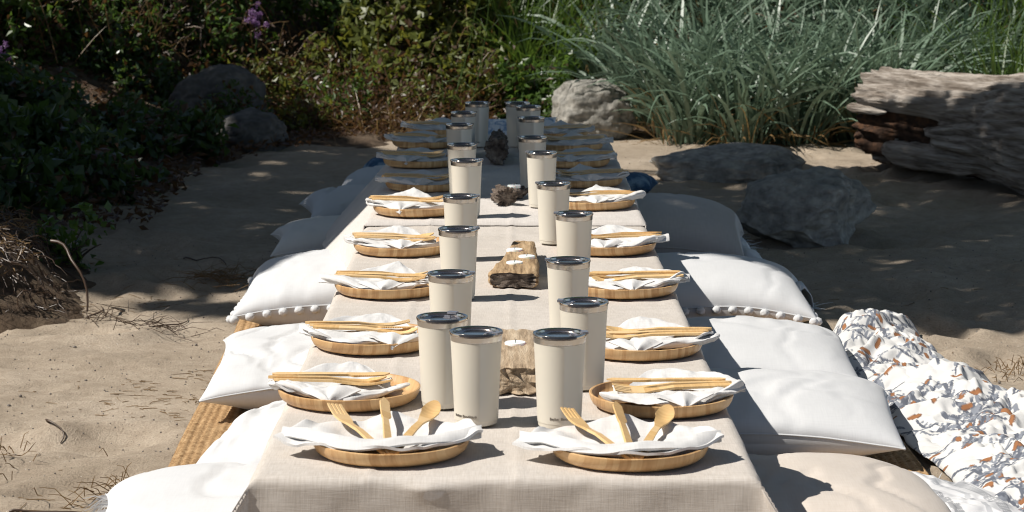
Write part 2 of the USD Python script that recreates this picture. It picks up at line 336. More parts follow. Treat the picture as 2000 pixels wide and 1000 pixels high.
# ------------------------------------------------------------------ shade trees, left of the picture, whose crowns shade the far half
def leaf_cloud(centres, length, width, rng, normal_bias=None, fold=.25, flat=0.0):
    """Leaves of four triangles, folded along the midrib, at the points given."""
    n = len(centres)
    d = rng.normal(size=(n, 3)); d[:, 2] *= 1 - flat; d /= np.linalg.norm(d, axis=1, keepdims=True)
    s = rng.normal(size=(n, 3))
    if normal_bias is not None: s = s * .6 + np.cross(d, normal_bias) * 1.0
    s -= d * (s * d).sum(1, keepdims=True); s /= np.linalg.norm(s, axis=1, keepdims=True) + 1e-9
    up = np.cross(d, s)
    L = (length * rng.uniform(.6, 1.25, n))[:, None]; W = (width * rng.uniform(.6, 1.2, n))[:, None]
    v = np.stack([centres - d * L * .5, centres - d * L * .05 + s * W * .5 + up * W * fold, centres + d * L * .5 - up * L * .12, centres - d * L * .05 - s * W * .5 + up * W * fold], 1)
    b = (np.arange(n) * 4)[:, None]
    f = np.concatenate([b + [0, 1, 2], b + [0, 2, 3]])
    return trimesh.Trimesh(v.reshape(-1, 3), f, process=False)


SHADE = Polygon([(-4.2, 7.5), (-1.6, 7.2), (-1.2, 6.75), (-.75, 6.9), (-.45, 6.62), (0, 6.5), (.5, 6.5), (.9, 6.28), (1.6, 6.15), (3.6, 6.1), (3.8, 8.9), (2.62, 8.95), (2.3, 9.4), (1.93, 9.85), (1.7, 10.08), (1.5, 10.3), (.75, 9.95), (.45, 9.1), (-.28, 9.3), (-.4, 10.4), (-.6, 11.0), (-.85, 11.5), (-.9, 11.98), (-1.5, 11.98), (-1.8, 11.55), (-2.2, 10.95), (-3.2, 10.5), (-4.4, 10.2)])
rng = np.random.default_rng(4)


def shade_tree(base, label, pts, trunk_h):
    """A broadleaf tree: its crown's twigs end at pts."""
    t = thing('shade_tree', label, 'tree', (0, 0, 0))
    base = np.array(base, float); top = base + [.25, .1, trunk_h]
    s = np.linspace(0, 1, 14)[:, None]
    trunk = tube(base + (top - base) * s + .12 * np.sin(s * 5) * np.array([1, .6, 0]), np.linspace(.24, .12, 14) + .12 * np.exp(-np.linspace(0, 8, 14)), 12)
    obj('trunk', trunk, 'bark', t, smooth=True)
    k = 16; km = pts[rng.choice(len(pts), k, replace=False)]
    for _ in range(6):
        own = np.argmin(((pts[:, None] - km[None]) ** 2).sum(-1), 1)
        km = np.array([pts[own == i].mean(0) if (own == i).any() else km[i] for i in range(k)])
    limbs = []
    for c in km:
        q = np.linspace(0, 1, 8)[:, None]; st = base + (top - base) * rng.uniform(.7, 1.0)
        limbs.append(tube(st + (c - st) * q + np.array([0, 0, .5]) * np.sin(q * PI), np.linspace(.075, .015, 8), 6))
    for i in range(k):
        for c in pts[own == i][::60]:
            q = np.linspace(0, 1, 5)[:, None]; limbs.append(tube(km[i] + (c - km[i]) * q, np.linspace(.014, .003, 5), 3))
    obj('limbs', cat_(*limbs), 'bark', t)
    obj('crown', leaf_cloud(pts, .15, .1, rng, flat=.5), 'leaf_green', t)
    return t


def crown_points(poly, n, zlo, zhi, thin=.0):
    x0, y0, x1, y1 = poly.bounds; out = []
    from shapely import contains_xy
    while len(out) < n:
        p = rng.uniform([x0, y0], [x1, y1], (n, 2)); p = p[contains_xy(poly, p[:, 0], p[:, 1])]
        g = fb(p[:, 0], p[:, 1], 2.6, 31, 3); p = p[g > -.275 + thin]      # gaps that let flecks of sun through
        out.extend(p.tolist())
    p = np.array(out[:n]); h = rng.uniform(zlo, zhi, n) + .5 * fb(p[:, 0], p[:, 1], .9, 33)
    return np.column_stack([p[:, 0] + SUN[0] / SUN[2] * h, p[:, 1] + SUN[1] / SUN[2] * h, h])


cp = crown_points(SHADE, 27000, 3.2, 6.8)
far = cp[:, 1] - SUN[1] / SUN[2] * cp[:, 2] > 9.3 - .0 * cp[:, 0]
shade_tree((-5.0, 6.2, gh(-5.0, 6.2) - .1), 'broadleaf tree left of the picnic whose crown shades the far half of the table', cp[~far], 4.0)
shade_tree((-6.6, 10.2, gh(-6.6, 10.2) - .1), 'second broadleaf tree further up the slope, shading the boulders on the left', cp[far], 4.2)
right = crown_points(Polygon([(4.3, 5.6), (9.6, 5.8), (10, 13.4), (4.9, 13.8)]), 11000, 4.2, 6.2, thin=-.3)      # its shadow falls to the right, out of the picture
shade_tree((4.6, 9.2, gh(4.6, 9.2) - .1), 'broadleaf tree right of the picnic, spreading over the log and the dark boulders', right, 4.0)
# the crown edge over the log and the dapples at the near edge of the shade
extra = unary_union([Polygon([at(1850, 150, .5)[:2], at(1920, 130, .5)[:2], at(1925, 240, .4)[:2], at(1840, 250, .4)[:2]]).buffer(.07),
                     Point(at(440, 600, 0)[:2]).buffer(.09), Point(at(330, 590, 0)[:2]).buffer(.08), Point(*at(560, 545, .1)[:2]).buffer(.14)])
ep = crown_points(extra, 700, 4.2, 5.2, thin=-.3)
shade_tree((-5.6, 8.6, gh(-5.6, 8.6) - .1), 'slender young tree between the two shade trees left of the picnic', ep, 3.6)

# ------------------------------------------------------------------ rug and table
ys = np.arange(3.05, 7.05, .006)
xs = np.concatenate([np.arange(-.735, -.34, .0035), np.linspace(-.33, .33, 12), np.arange(.34, .86, .0035)])
X, Y = np.meshgrid(xs, ys, indexing='ij')
PITCHX = .017
row = np.floor(X / PITCHX); fx = X / PITCHX - row - .5
ph = (Y / .02 + np.where(row % 2 == 0, 1, -1) * fx * .9 + .37 * row)
fy = ph - np.floor(ph) - .5
lump = np.sqrt(np.clip(1 - (fx / .55) ** 2, 0, 1)) * np.sqrt(np.clip(1 - (fy / .56) ** 2, 0, 1))
wx = X + .012 * fb(Y, row * 0, 2.0, 2) + np.where(X < 0, -1, 1) * .0
Zr = .014 + .007 * lump + .02 * np.maximum(fb(X, Y, 2.2, 9), -.1) * sstep(np.abs(X), .3, .5)
skew = .03 * (6.0 - Y) * (X < 0)
rug = shell(np.stack([wx + skew, Y, Zr], -1), .01)
tag(obj('jute_rug', rug, 'jute', smooth=True), 'braided tan jute rug under the low table and the white pillows', 'rug')

tb = thing('picnic_table', 'low wooden picnic table hidden under the linen cloths', 'table', (0, 5.7, 0))
for i in range(5):
    obj('plank', box(-.288 + .144 * i, 0, TZ - .022, .14, 4.92, .03), 'driftwood_pale', tb)
for sy in (-2.2, -.75, .75, 2.2):
    for sx in (-.3, .3): obj('leg', box(sx, sy, (TZ - .04) / 2 + .01, .05, .05, TZ - .06), 'driftwood_pale', tb)

TW = .374                      # half width of the table


def cloth(y0, y1, z, front_drop, side_drop, flare, seed, mat_, label, hem=.004, step=.0075):
    """A linen cloth over the table from y0 to y1: sides (and front, if front_drop) hang, rounded at the edge."""
    R = .012
    u = np.concatenate([np.arange(-TW - side_drop, TW + side_drop + 1e-9, step)])
    v = np.arange(y0 - front_drop, y1, step if front_drop else .012)
    U, V = np.meshgrid(u, v, indexing='ij')
    ex = np.maximum(np.abs(U) - (TW - R), 0); ey = np.maximum((y0 + R) - V, 0) if front_drop else np.zeros_like(U)

    def bend(e):                # outward run and drop of the overhang e
        q = R * PI / 2; a = np.minimum(e / R, PI / 2)
        return R * np.sin(a), R * (1 - np.cos(a)) + np.maximum(e - q, 0)
    ox, dx = bend(ex); oy, dy = bend(ey)
    sg = np.sign(U)
    dep = np.maximum(dx, dy); m = np.minimum(dx, dy)
    fold = fb(V, U * 0, 5.0, seed, 2) * 1.2
    fl = flare * (.25 + .75 * sstep(V - y0, .02, .5)) * np.where(U < 0, 1, .3) if not front_drop else flare
    x = sg * (np.minimum(np.abs(U), TW - R) + ox + fl * dx + (.05 * fold * dx / max(side_drop, .01)) + .38 * m)
    foldf = fb(U, V * 0, 7.0, seed + 4, 2)
    y = np.maximum(V, y0 + R if front_drop else -1e9) - oy - .06 * dy - .12 * foldf * dy - .30 * m
    zz = z - dep
    w = .0055 * fb(U, V, 6, seed + 1, 3) + .003 * np.abs(fb(U, V, 16, seed + 2, 2)) + .0016 * fb(U, V, 60, seed + 6, 2)
    # ironed creases running along and across the cloth
    cr = lambda d, s: .0022 * np.exp(-(d / s) ** 2)
    w = w + cr(U - .02 - .01 * np.sin(V), .006) + cr(U + .2, .006) + cr(((V - y0) % .42) - .21, .006)
    ok = 1 - sstep(dep, 0, .01)
    zz = zz + np.maximum(w, -.001) * (.35 + .65 * ok)
    x = x + (1 - ok) * .006 * fb(V, zz, 14, seed + 3, 2) * sg
    y = y - (dy > .01) * (.007 * fb(U, zz, 14, seed + 5, 2) + .01 * np.exp(-((U + .12) / .03) ** 2) * np.exp(-(dy / .03) ** 2))
    if not front_drop:          # thick rolled hem at the near edge, lying on the cloth below
        t = (V - y0) / .02
        zz = zz + np.where(t < 1, -.0125 * (1 - np.sqrt(np.clip(1 - (1 - t) ** 2, 0, 1))), 0) * ok + .004 * fb(U, V * 0, 3, seed + 7) * np.exp(-np.clip(t, 0, 9))
        y = y + .016 * fb(U, V * 0, 2.2, seed + 8) * np.exp(-np.clip(t, 0, 9) * .2)
    return tag(obj('tablecloth', shell(np.stack([x, y, zz], -1), hem), mat_, smooth=True), label, 'tablecloth')


YF = at(987, 935, TZ)[1]
Y2, Y3, Y4 = at(987, 443, TZ)[1], at(987, 317, TZ)[1], 8.22
cloth(YF, Y2 + .25, TZ, .17, .16, .22, 20, 'linen', 'beige linen cloth over the near end of the table, its front edge hanging')
cloth(Y2, Y3 + .15, TZ + .016, 0, .2, .95, 40, 'linen_grey', 'second linen cloth, from the step behind the driftwood with three candles to the shaded end')
cloth(Y3, Y4, TZ + .026, 0, .18, .3, 60, 'linen_grey', 'third linen cloth, wholly in shade at the far end of the table')


def table_z(y):
    return TZ + (.0 if y < Y2 + .03 else .016 if y < Y3 + .02 else .026) + .0025


ORD = ['nearest', 'second', 'third', 'fourth', 'fifth', 'sixth', 'seventh', 'eighth', 'ninth', 'farthest']
# ------------------------------------------------------------------ tumblers
CH = .153
cupc = stage.CreateClassPrim('/World/tumbler_kind')
obj('body', lathe([(0, .001), (.031, .001), (.0338, .0025), (.0345, .007), (.0347, .0088), (.0353, .0094), (.0357, .014), (.0368, .04), (.0385, .08), (.0402, .118), (.0412, .1365), (.0414, .1382)], 72), 'enamel', cupc, smooth=40)
obj('steel_rim', lathe([(.0413, .1383), (.0419, .1388), (.0421, .141), (.0423, .147), (.0415, .1478), (.0395, .147), (.039, .13), (.0385, .118), (.0, .116)], 72), 'steel', cupc, smooth=40)
lid = obj('lid', lathe([(.0365, .1475), (.0375, .152), (.0392, .1533), (.0425, .1532), (.0435, .1518), (.0435, .1488), (.0425, .148), (.0385, .1475)], 72), 'smoked_lid', cupc, smooth=40)
obj('lid_top', lathe([(0, .148), (.02, .1479), (.0335, .1477), (.0366, .1486)], 72), 'clear_lid', lid, smooth=40)
sl = cat_(box(.026, 0, .1468, .022, .013, .003), box(.0405, 0, .1526, .01, .017, .0038), box(.02, 0, .149, .004, .01, .004))
obj('slider', sl, 'lid_slider', lid)
tm = meshkit.text_mesh('Better Boutique', .0042, .0004)
tm.apply_translation([-tm.bounds[:, 0].mean(), .0165, 0])
v = np.array(tm.vertices); r_ = .0361 + v[:, 2] + (v[:, 1] - .0165) * .045; a = v[:, 0] / .036
tm = trimesh.Trimesh(np.column_stack([r_ * np.sin(a), -r_ * np.cos(a), v[:, 1]]), tm.faces, process=False)
obj('lettering', tm, 'print_grey', cupc)

LCUP = [(930, 646), (864, 618), (880, 533), (895, 446), (900, 382), (911, 312), (902, 281), (897, 242), (905, 213), (932, 200)]
RCUP = [(1093, 650), (1140, 588), (1110, 507), (1121, 416), (1081, 357), (1058, 297), (1040, 267), (1038, 229), (1032, 207), (1011, 200)]
cups = []
for side, lst in (('left', LCUP), ('right', RCUP)):
    for i, (px, py) in enumerate(lst):
        p = at(px, py, TZ + CH); p = at(px, py, table_z(p[1]) + CH); cups.append(p)
        rz = {('left', 0): -.55, ('right', 0): .12, ('left', 1): 1.15}.get((side, i), (.0 if side == 'left' else PI) + rng.uniform(-.3, .3))
        if i == 0: slr = 1
        copy_of(cupc, 'tumbler', f'cream tumbler with smoked lid, {ORD[i]} from the front in the {side} row' if i not in (0, 9) else
                f'cream tumbler with smoked lid, {"front end" if i == 0 else "far end"} of the {side} row' , 'tumbler', (p[0], p[1], table_z(p[1]) + .0005), rz, 'cream tumblers in two rows')

# ------------------------------------------------------------------ plates, napkins, cutlery
platec = stage.CreateClassPrim('/World/plate_kind')
obj('dish', lathe([(0, .0005), (.1, .0005), (.1085, .0015), (.1155, .0065), (.1195, .014), (.1212, .021), (.1212, .0228), (.119, .0236), (.1165, .0228), (.1125, .0155), (.107, .0105), (.099, .0085), (0, .008)], 96), 'bamboo_strip', platec, smooth=35)
CL = .2


def cutlery_outline(kind):
    """(handle, head) outlines along +x, 0.2 m long."""
    top = lambda xs, ws: Polygon(list(zip(xs, ws)) + list(zip(xs[::-1], -np.array(ws[::-1]))))
    hx = np.linspace(0, .125, 14); hw = np.interp(hx, [0, .004, .012, .06, .125], [.003, .0062, .0072, .0062, .0048])
    handle = top(hx, hw)
    if kind == 'fork':
        x = np.linspace(.125, .2, 26); w = np.interp(x, [.125, .135, .15, .165, .2], [.0048, .0058, .0115, .0135, .0122]); head = top(x, w)
        for k in (-.0066, 0, .0066): head = head.difference(LineString([(.172, k), (.21, k)]).buffer(.0013, cap_style=1))
    elif kind == 'knife':
        x = np.linspace(.125, .2, 26); wt = np.interp(x, [.125, .132, .185, .2], [.0048, .0062, .0072, .0008]); wb = np.interp(x, [.125, .13, .137, .19, .2], [.0048, .005, .0102, .0092, .0])
        head = Polygon(list(zip(x, wt)) + list(zip(x[::-1], -wb[::-1])))
        for k in np.linspace(.145, .188, 14): head = head.difference(Point(k, -.0102).buffer(.0012))
    else:
        x = .125 + .075 * (.5 - .5 * np.cos(np.linspace(0, PI, 30))); q = np.clip((x - .136) / .064, 0, 1)
        w = np.where(x < .14, np.interp(x, [.125, .14], [.0048, .0072]), 0) + np.where(x >= .14, .0072 + .0072 * np.sin(np.clip((x - .14) / .06, 0, 1) ** .8 * PI * .5) , 0)
        w = np.where(x > .172, .0144 * np.sqrt(np.clip(1 - ((x - .172) / .0281) ** 2, 0, 1)), np.minimum(w, .0144)); head = top(x, np.maximum(w, .0002))
    return handle, head


def cutlery_mesh(poly, kind):
    import manifold3d as mf
    polys = [poly] if poly.geom_type == 'Polygon' else list(poly.geoms)
    ms = []
    for g in polys:
        m = mf.CrossSection([np.array(g.exterior.coords)[:-1]] + [np.array(i.coords)[:-1] for i in g.interiors], mf.FillRule.EvenOdd).extrude(.0042).refine_to_length(.006)
        ms.append(m)
    m = ms[0]
    for k in ms[1:]: m = m + k
    d = m.to_mesh(); v = np.array(d.vert_properties[:, :3], float); x = v[:, 0]
    z = v[:, 2] - .0021; z = z * np.interp(x, [0, .12, .15, .2], [1, 1, .75, .55])
    bend = .004 * np.sin(np.clip((x - .1) / .1, 0, 1) * PI) * (-1) + .004 * np.clip((x - .15) / .05, 0, 1) ** 2
    if kind == 'spoon': bend = bend - .006 * np.exp(-((x - .173) / .02) ** 2) * np.clip(1 - (v[:, 1] / .016) ** 2, 0, 1)
    if kind == 'knife': bend = bend * .2
    v[:, 2] = z + bend
    return trimesh.Trimesh(v, np.array(d.tri_verts), process=False)


cutc = {}
for kind, hn in (('fork', 'tines'), ('knife', 'blade'), ('spoon', 'bowl')):
    c = stage.CreateClassPrim(f'/World/{kind}_kind'); h, b = cutlery_outline(kind)
    obj('handle', cutlery_mesh(h, kind), 'bamboo_cutlery', c, smooth=40); obj(hn, cutlery_mesh(b, kind), 'bamboo_cutlery', c, smooth=40); cutc[kind] = c


def frame_at(p, d, roll=0.0):
    d = np.asarray(d, float); d /= np.linalg.norm(d); s = np.cross([0, 0, 1], d); s /= np.linalg.norm(s); u = np.cross(d, s)
    s2, u2 = s * math.cos(roll) + u * math.sin(roll), u * math.cos(roll) - s * math.sin(roll)
    M = np.eye(4); M[:3, 0], M[:3, 1], M[:3, 2], M[:3, 3] = d, s2, u2, p
    return M


def napkin_side(seed, sg):
    """White cotton napkin folded to a triangle across the plate: rolled front fold, tip beyond the rim, apex behind. sg = -1: tip to the left. In the plate's coordinates."""
    r = np.random.default_rng(seed); ph = r.uniform(0, 9)
    nu, nv = 76, 44
    U, V = np.meshgrid(np.linspace(-1, 1, nu), np.linspace(0, 1, nv), indexing='ij')
    skew = r.uniform(-.03, .03); apex_y = r.uniform(.13, .175)
    half = .14 * np.clip(1 - V ** 1.3, 0, 1) ** r.uniform(.75, 1.0) * (1 - .25 * np.exp(-(V / .12) ** 2)) + .004
    x = U * half * np.where(U < 0, 1.0, .74) + skew * V - .012
    y = -.075 + V * (apex_y + .075) + .028 * np.abs(U) ** 2 * (1 - V) + .008 * np.sin(U * 5 + ph) * (1 - V)
    rr = np.sqrt(x * x + y * y)
    z = .0165 + .015 * sstep(rr, .055, .118) - .01 * sstep(rr, .13, .18)
    z = z + .010 * fb(x, y, 22, seed, 3) + r.uniform(.006, .022) * V ** 1.5 * (1 - .5 * U ** 2) + .006 * np.sin(9 * U + ph + 5 * V) * (1 - V) * np.abs(U)
    z = z + .006 * sstep(-U, .75, 1) * (1 - V)
    main = shell(np.stack([x, y, z], -1), .0035)
    # the rolled front fold: a flattened, twisting roll along the front edge
    n = 70; t = np.linspace(0, 1, n); x0_ = r.uniform(.132, .152); xs_ = -x0_ + (x0_ + .105) * t
    ys_ = -.076 + .06 * np.abs(2 * t - 1.05) ** 2 + .006 * np.sin(t * 11 + ph)
    rr = np.hypot(xs_, ys_); zs_ = .021 + .0085 * sstep(rr, .07, .115) + .004 * np.sin(t * 9 + ph) + r.uniform(-.004, .009) * np.clip(1 - t * 6, 0, 1)
    a = np.arange(20) * 2 * PI / 20
    wid = (.013 + .006 * np.sin(t * 7 + ph * 2) + .012 * np.exp(-((t - r.uniform(.3, .65)) / .1) ** 2)) * np.sqrt(np.clip(np.minimum(t * 22 + .12, (1 - t) * 12 + .05), 0, 1)); hei = (.0062 + .002 * np.sin(t * 13 + ph) + .003 * np.exp(-t * 9)) * np.sqrt(np.clip(np.minimum(t * 22 + .12, (1 - t) * 12 + .05), 0, 1))
    tw = .35 * np.sin(t * 8 + ph)
    ca, sa = np.cos(a)[None], np.sin(a)[None]
    crimp = 1 + .16 * np.sin(3 * a[None] + 6 * t[:, None] + ph) + .1 * np.sin(7 * a[None] - 9 * t[:, None])
    yy = wid[:, None] * ca * crimp; zz = hei[:, None] * sa * crimp
    P = np.stack([np.broadcast_to(xs_[:, None], yy.shape), ys_[:, None] + yy * np.cos(tw)[:, None] - zz * np.sin(tw)[:, None], zs_[:, None] + yy * np.sin(tw)[:, None] * .6 + zz], -1)
    P = np.maximum(P, np.array([-9, -9, .012]))
    roll = trimesh.Trimesh(P.reshape(-1, 3), tri(np.vstack([np.stack([i * 20 + np.arange(20), i * 20 + (np.arange(20) + 1) % 20, (i + 1) * 20 + (np.arange(20) + 1) % 20, (i + 1) * 20 + np.arange(20)], -1) for i in range(n - 1)])), process=False)
    # a loose corner drooping over the front rim
    c0 = r.uniform(-.05, .05); A, B = np.meshgrid(np.linspace(-1, 1, 18), np.linspace(0, 1, 14), indexing='ij')
    cx = c0 + A * .05 * (1 - B) ** .8; cy = -.078 - B * .036; rad = np.hypot(cx, cy)
    cz = .037 + .003 * np.sin(A * 6 + ph) - .012 * B - .02 * sstep(rad, .112, .135) - .004 * np.abs(A)
    flap = shell(np.stack([cx, cy, cz], -1), .002)
    # a second, shorter fold lying on the first
    A, B = np.meshgrid(np.linspace(-1, 1, 60), np.linspace(0, 1, 16), indexing='ij')
    cx = -.02 + A * r.uniform(.1, .125) - .01; cy = -.066 + .05 * np.abs(A) ** 2 + .006 * np.sin(A * 7 + ph) + B * (.045 + .012 * np.sin(A * 3 + ph)); rad = np.hypot(cx, cy)
    cz = .027 + .007 * sstep(rad, .06, .118) + .006 * np.sin(B * PI * .9) - .007 * (1 - B) ** 4 + .006 * fb(cx, cy, 34, seed + 9, 3)
    fold2 = shell(np.stack([cx, cy, cz], -1), .003)
    m = cat_(main, roll, flap, fold2)
    v = np.array(m.vertices); v[:, 2] += .0035 * fb(v[:, 0], v[:, 1], 48, seed + 3, 3) + .002 * fb(v[:, 0], v[:, 1], 130, seed + 4, 2)
    if sg > 0: v[:, 0] *= -1; m = trimesh.Trimesh(v, np.array(m.faces)[:, ::-1], process=False)
    else: m = trimesh.Trimesh(v, m.faces, process=False)
    return m


def napkin_front(seed, mir):
    """Napkin spread over the near plate: loose folds, double tip at one side, pocket fold in front."""
    r = np.random.default_rng(seed); ph = r.uniform(0, 9)
    nu, nv = 110, 60
    U, V = np.meshgrid(np.linspace(-1, 1, nu), np.linspace(0, 1, nv), indexing='ij')
    yb, yt = -.1 + .075 * U ** 2, .095 - .06 * np.abs(U) ** 1.6
    y = yb + V * (yt - yb); x = U * (.15 - .02 * V) - .008 - .02 * (U < 0) * (U ** 2) * (1 - V)
    rr = np.hypot(x, y)
    z = .0165 + .014 * sstep(rr, .05, .115) - .012 * sstep(rr, .125, .18)
    z = z + .009 * fb(x, y, 16, seed, 3) + .016 * np.exp(-((x + .005) / .04) ** 2) * V ** 3 + .008 * np.exp(-((x - .06) / .02) ** 2) * V + .012 * fb(x, y, 30, seed + 8, 2)
    z = z + .012 * sstep(np.abs(U), .8, 1)
    lower = shell(np.stack([x, y, z], -1), .004)
    U, V = np.meshgrid(np.linspace(-1, 1, nu), np.linspace(0, 1, 30), indexing='ij')
    yb = -.1 + .08 * U ** 2 + .004 * np.sin(U * 6 + ph)
    y = yb + V * (.034 + .006 * np.sin(U * 4 + ph)) * (1 - .25 * U ** 2); x = U * .153 - .014
    rr = np.hypot(x, y)
    z = .029 + .008 * sstep(rr, .06, .115) - .006 * sstep(rr, .125, .17) + .006 * fb(x, y, 26, seed + 5, 3) + .004 * np.sin(U * 5 + ph) * (1 - V)
    z = z - .006 * (1 - V) ** 3 + .005 * V + .007 * np.exp(-((x - .02) / .03) ** 2) * np.exp(-((V - .45) / .3) ** 2)
    upper = shell(np.stack([x, y, z], -1), .004)
    m = cat_(lower, upper); v = np.array(m.vertices)
    if mir: v[:, 0] *= -1; return trimesh.Trimesh(v, np.array(m.faces)[:, ::-1], process=False)
    return trimesh.Trimesh(v, m.faces, process=False)


LPL = [(610, 912), (543, 805), (607, 694), (653, 585), (690, 503), (728, 425), (752, 376), (748, 329), (765, 291), (793, 266)]
RPL = [(1384, 922), (1432, 818), (1373, 706), (1325, 585), (1282, 501), (1241, 412), (1217, 368), (1192, 329), (1179, 297), (1150, 273)]
for side, sg, lst in (('left', -1, LPL), ('right', 1, RPL)):
    for i, (ex, fy) in enumerate(lst):
        yc = at(987, fy, table_z(at(987, fy, TZ)[1]))[1] + .1
        zt = table_z(yc); hit = ray(ex, 500); 
        # sideways position from the rim's outer edge
        lo = at(ex, fy, zt)[0] / at(ex, fy, zt)[1] * math.hypot(yc, 0)
        xc = lo - sg * .1215
        nm = f'{ORD[i]} plate from the front, {side} side'
        copy_of(platec, 'plate', f'round bamboo plate, {ORD[i]} from the front on the {side} side of the table', 'plate', (xc, yc, zt + .0005), rng.uniform(-.5, .5), 'bamboo plates along the table')
        T0 = np.array([xc, yc, zt])
        if i == 0:
            nk = napkin_front(900 + (sg > 0), False)
        else:
            nk = napkin_side(300 + i * 7 + (sg > 0) * 100, sg)
        nk.apply_translation(T0)
        tag(obj('napkin', nk, 'napkin_cotton', smooth=50), f'white cotton napkin {"spread under fanned cutlery" if i == 0 else "folded under cutlery"} on the {nm}', 'napkin', 'white napkins on the plates')
        lab = lambda k: f'bamboo {k} on the napkin of the {nm}'
        if i == 0:
            e = np.array([.002, -.078, .032])
            for kind, tip in (('fork', (-.074, .04, .046)), ('knife', (-.012, .05, .052)), ('spoon', (.05, .038, .046))):
                tip = np.array(tip); d = tip - e; d /= np.linalg.norm(d)
                o = {'fork': -.012, 'knife': 0, 'spoon': .012}[kind]
                p0 = T0 + tip - d * CL + [o * .6, 0, 0]; p0[0] = xc + .002 + o * .35; p0[1] = max(p0[1], yc - .097); p0[2] = zt + .0185
                copy_of(cutc[kind], kind, lab(kind), kind, matrix=frame_at(p0, T0 + tip - p0, {'fork': .2, 'knife': .45, 'spoon': .25}[kind]), group=f'bamboo {kind}s' if False else None)
        else:
            r = np.random.default_rng(50 + i + 20 * (sg > 0)); base = np.array([sg * (.118 + r.uniform(-.01, .01)), -.012 + r.uniform(-.01, .01), .0385])
            order = ['spoon', 'fork', 'knife']; r.shuffle(order)
            for k, kind in enumerate(order):
                p0 = T0 + base + [sg * r.uniform(-.006, .012), (k - 1) * .011, .002 * k + .002]
                tip = T0 + np.array([sg * (-.08) , -.01 + (k - 1) * .026 + r.uniform(-.008, .008), .036 + .002 * k])
                copy_of(cutc[kind], kind, lab(kind), kind, matrix=frame_at(p0, tip - p0, r.uniform(-.2, .2)))

# ------------------------------------------------------------------ driftwood with candles
def chunk(w0, w1, h, length, seed, n=(64, 44), rough=.006, taper=.0, pointy=2.6):
    """A weathered length of timber along +y, rounded-square section with worn grain, standing on z = 0."""
    s = np.linspace(0, 1, n[0]); a = np.arange(n[1]) * 2 * PI / n[1]
    S, A = np.meshgrid(s, a, indexing='ij')
    w = (w0 + (w1 - w0) * S) / 2; hh = h / 2 * (1 - taper * S)
    ca, sa = np.cos(A), np.sin(A); k = (np.abs(ca) ** pointy + np.abs(sa) ** pointy) ** (-1 / pointy)
    g = rough * (fb(A * 1.5, S * length * 6, 3, seed, 3) * 1.2 + .8 * fb(np.cos(A) * 9, np.sin(A) * 9 + S, 3, seed + 1, 3)) * 2
    endk = np.clip(np.minimum(S * 40, (1 - S) * 25), 0, 1) ** .5 * .12 + .88
    x = (w + g) * ca * k * endk + .012 * fb(S * 3, S * 0, 2, seed + 2); z = (hh + g * .8) * sa * k * endk
    y = S * length + (.02 * fb(ca * 2, sa * 2, 3, seed + 3, 3)) * (np.clip(1 - S * 4, 0, 1) + np.clip(S * 4 - 3, 0, 1)) * 2
    z = np.maximum(z + h / 2, .0005)
    P = np.stack([x, y, z], -1); V = P.reshape(-1, 3)
    F = tri(np.vstack([np.stack([i * n[1] + np.arange(n[1]), i * n[1] + (np.arange(n[1]) + 1) % n[1], (i + 1) * n[1] + (np.arange(n[1]) + 1) % n[1], (i + 1) * n[1] + np.arange(n[1])], -1) for i in range(n[0] - 1)]))
    m = trimesh.Trimesh(V, F[:, ::-1], process=False)
    caps = []
    for e, flip in ((0, False), (n[0] - 1, True)):
        ring = P[e]; c = ring.mean(0); rings = [ring]; soft = ring - c
        for _ in range(30): soft = (np.roll(soft, 1, 0) + 2 * soft + np.roll(soft, -1, 0)) / 4
        for q in np.linspace(.96, .04, 14):
            m_ = min(1, (1 - q) * 3); rg = c + ((ring - c) * (1 - m_) + soft * m_) * q; rg[:, 1] += (1 if e == 0 else -1) * min(1, (1 - q) * 9) * (.007 * meshkit.fbm(rg * [55, 0, 110] + seed, 4, seed) - .001); rings.append(rg)
        G = np.stack(rings + [np.broadcast_to(rings[-1].mean(0), ring.shape)], 1)
        f = tri(grid_faces(n[1], 16, True)); caps.append(trimesh.Trimesh(G.reshape(-1, 3), f if flip else f[:, ::-1], process=False))
    return m, caps


def driftwood(label, p, rz, w0, w1, h, length, seed, mtl, candles, endmat='driftwood_grey', **kw):
    z = table_z(p[1])
    t = thing('driftwood', label, 'driftwood', (p[0], p[1], z), rz)
    m, c = chunk(w0, w1, h, length, seed, **kw)
    obj('timber', m, mtl, t, smooth=50)
    for k in c: obj('broken_end', k, endmat, t, smooth=40)
    out = []
    cz, sz = math.cos(rz), math.sin(rz)
    for (cx, cy, lab) in candles:
        vv = np.array(m.vertices); dd = np.hypot(vv[:, 0] - cx, vv[:, 1] - cy) < .022; zt = vv[dd][:, 2].max() if dd.any() else h
        k = thing('tealight', lab, 'candle', (p[0] + cz * cx - sz * cy, p[1] + sz * cx + cz * cy, z + zt - .006))
        obj('wax', lathe([(0, 0), (.0185, 0), (.019, .001), (.019, .0075), (.0182, .0085), (.014, .0075), (0, .0072)], 28), 'wax', k, smooth=40)
        obj('wick', tube([(0, 0, .007), (.0005, 0, .011), (.002, 0, .014)], .0008, 5), 'wick', k)
    return t


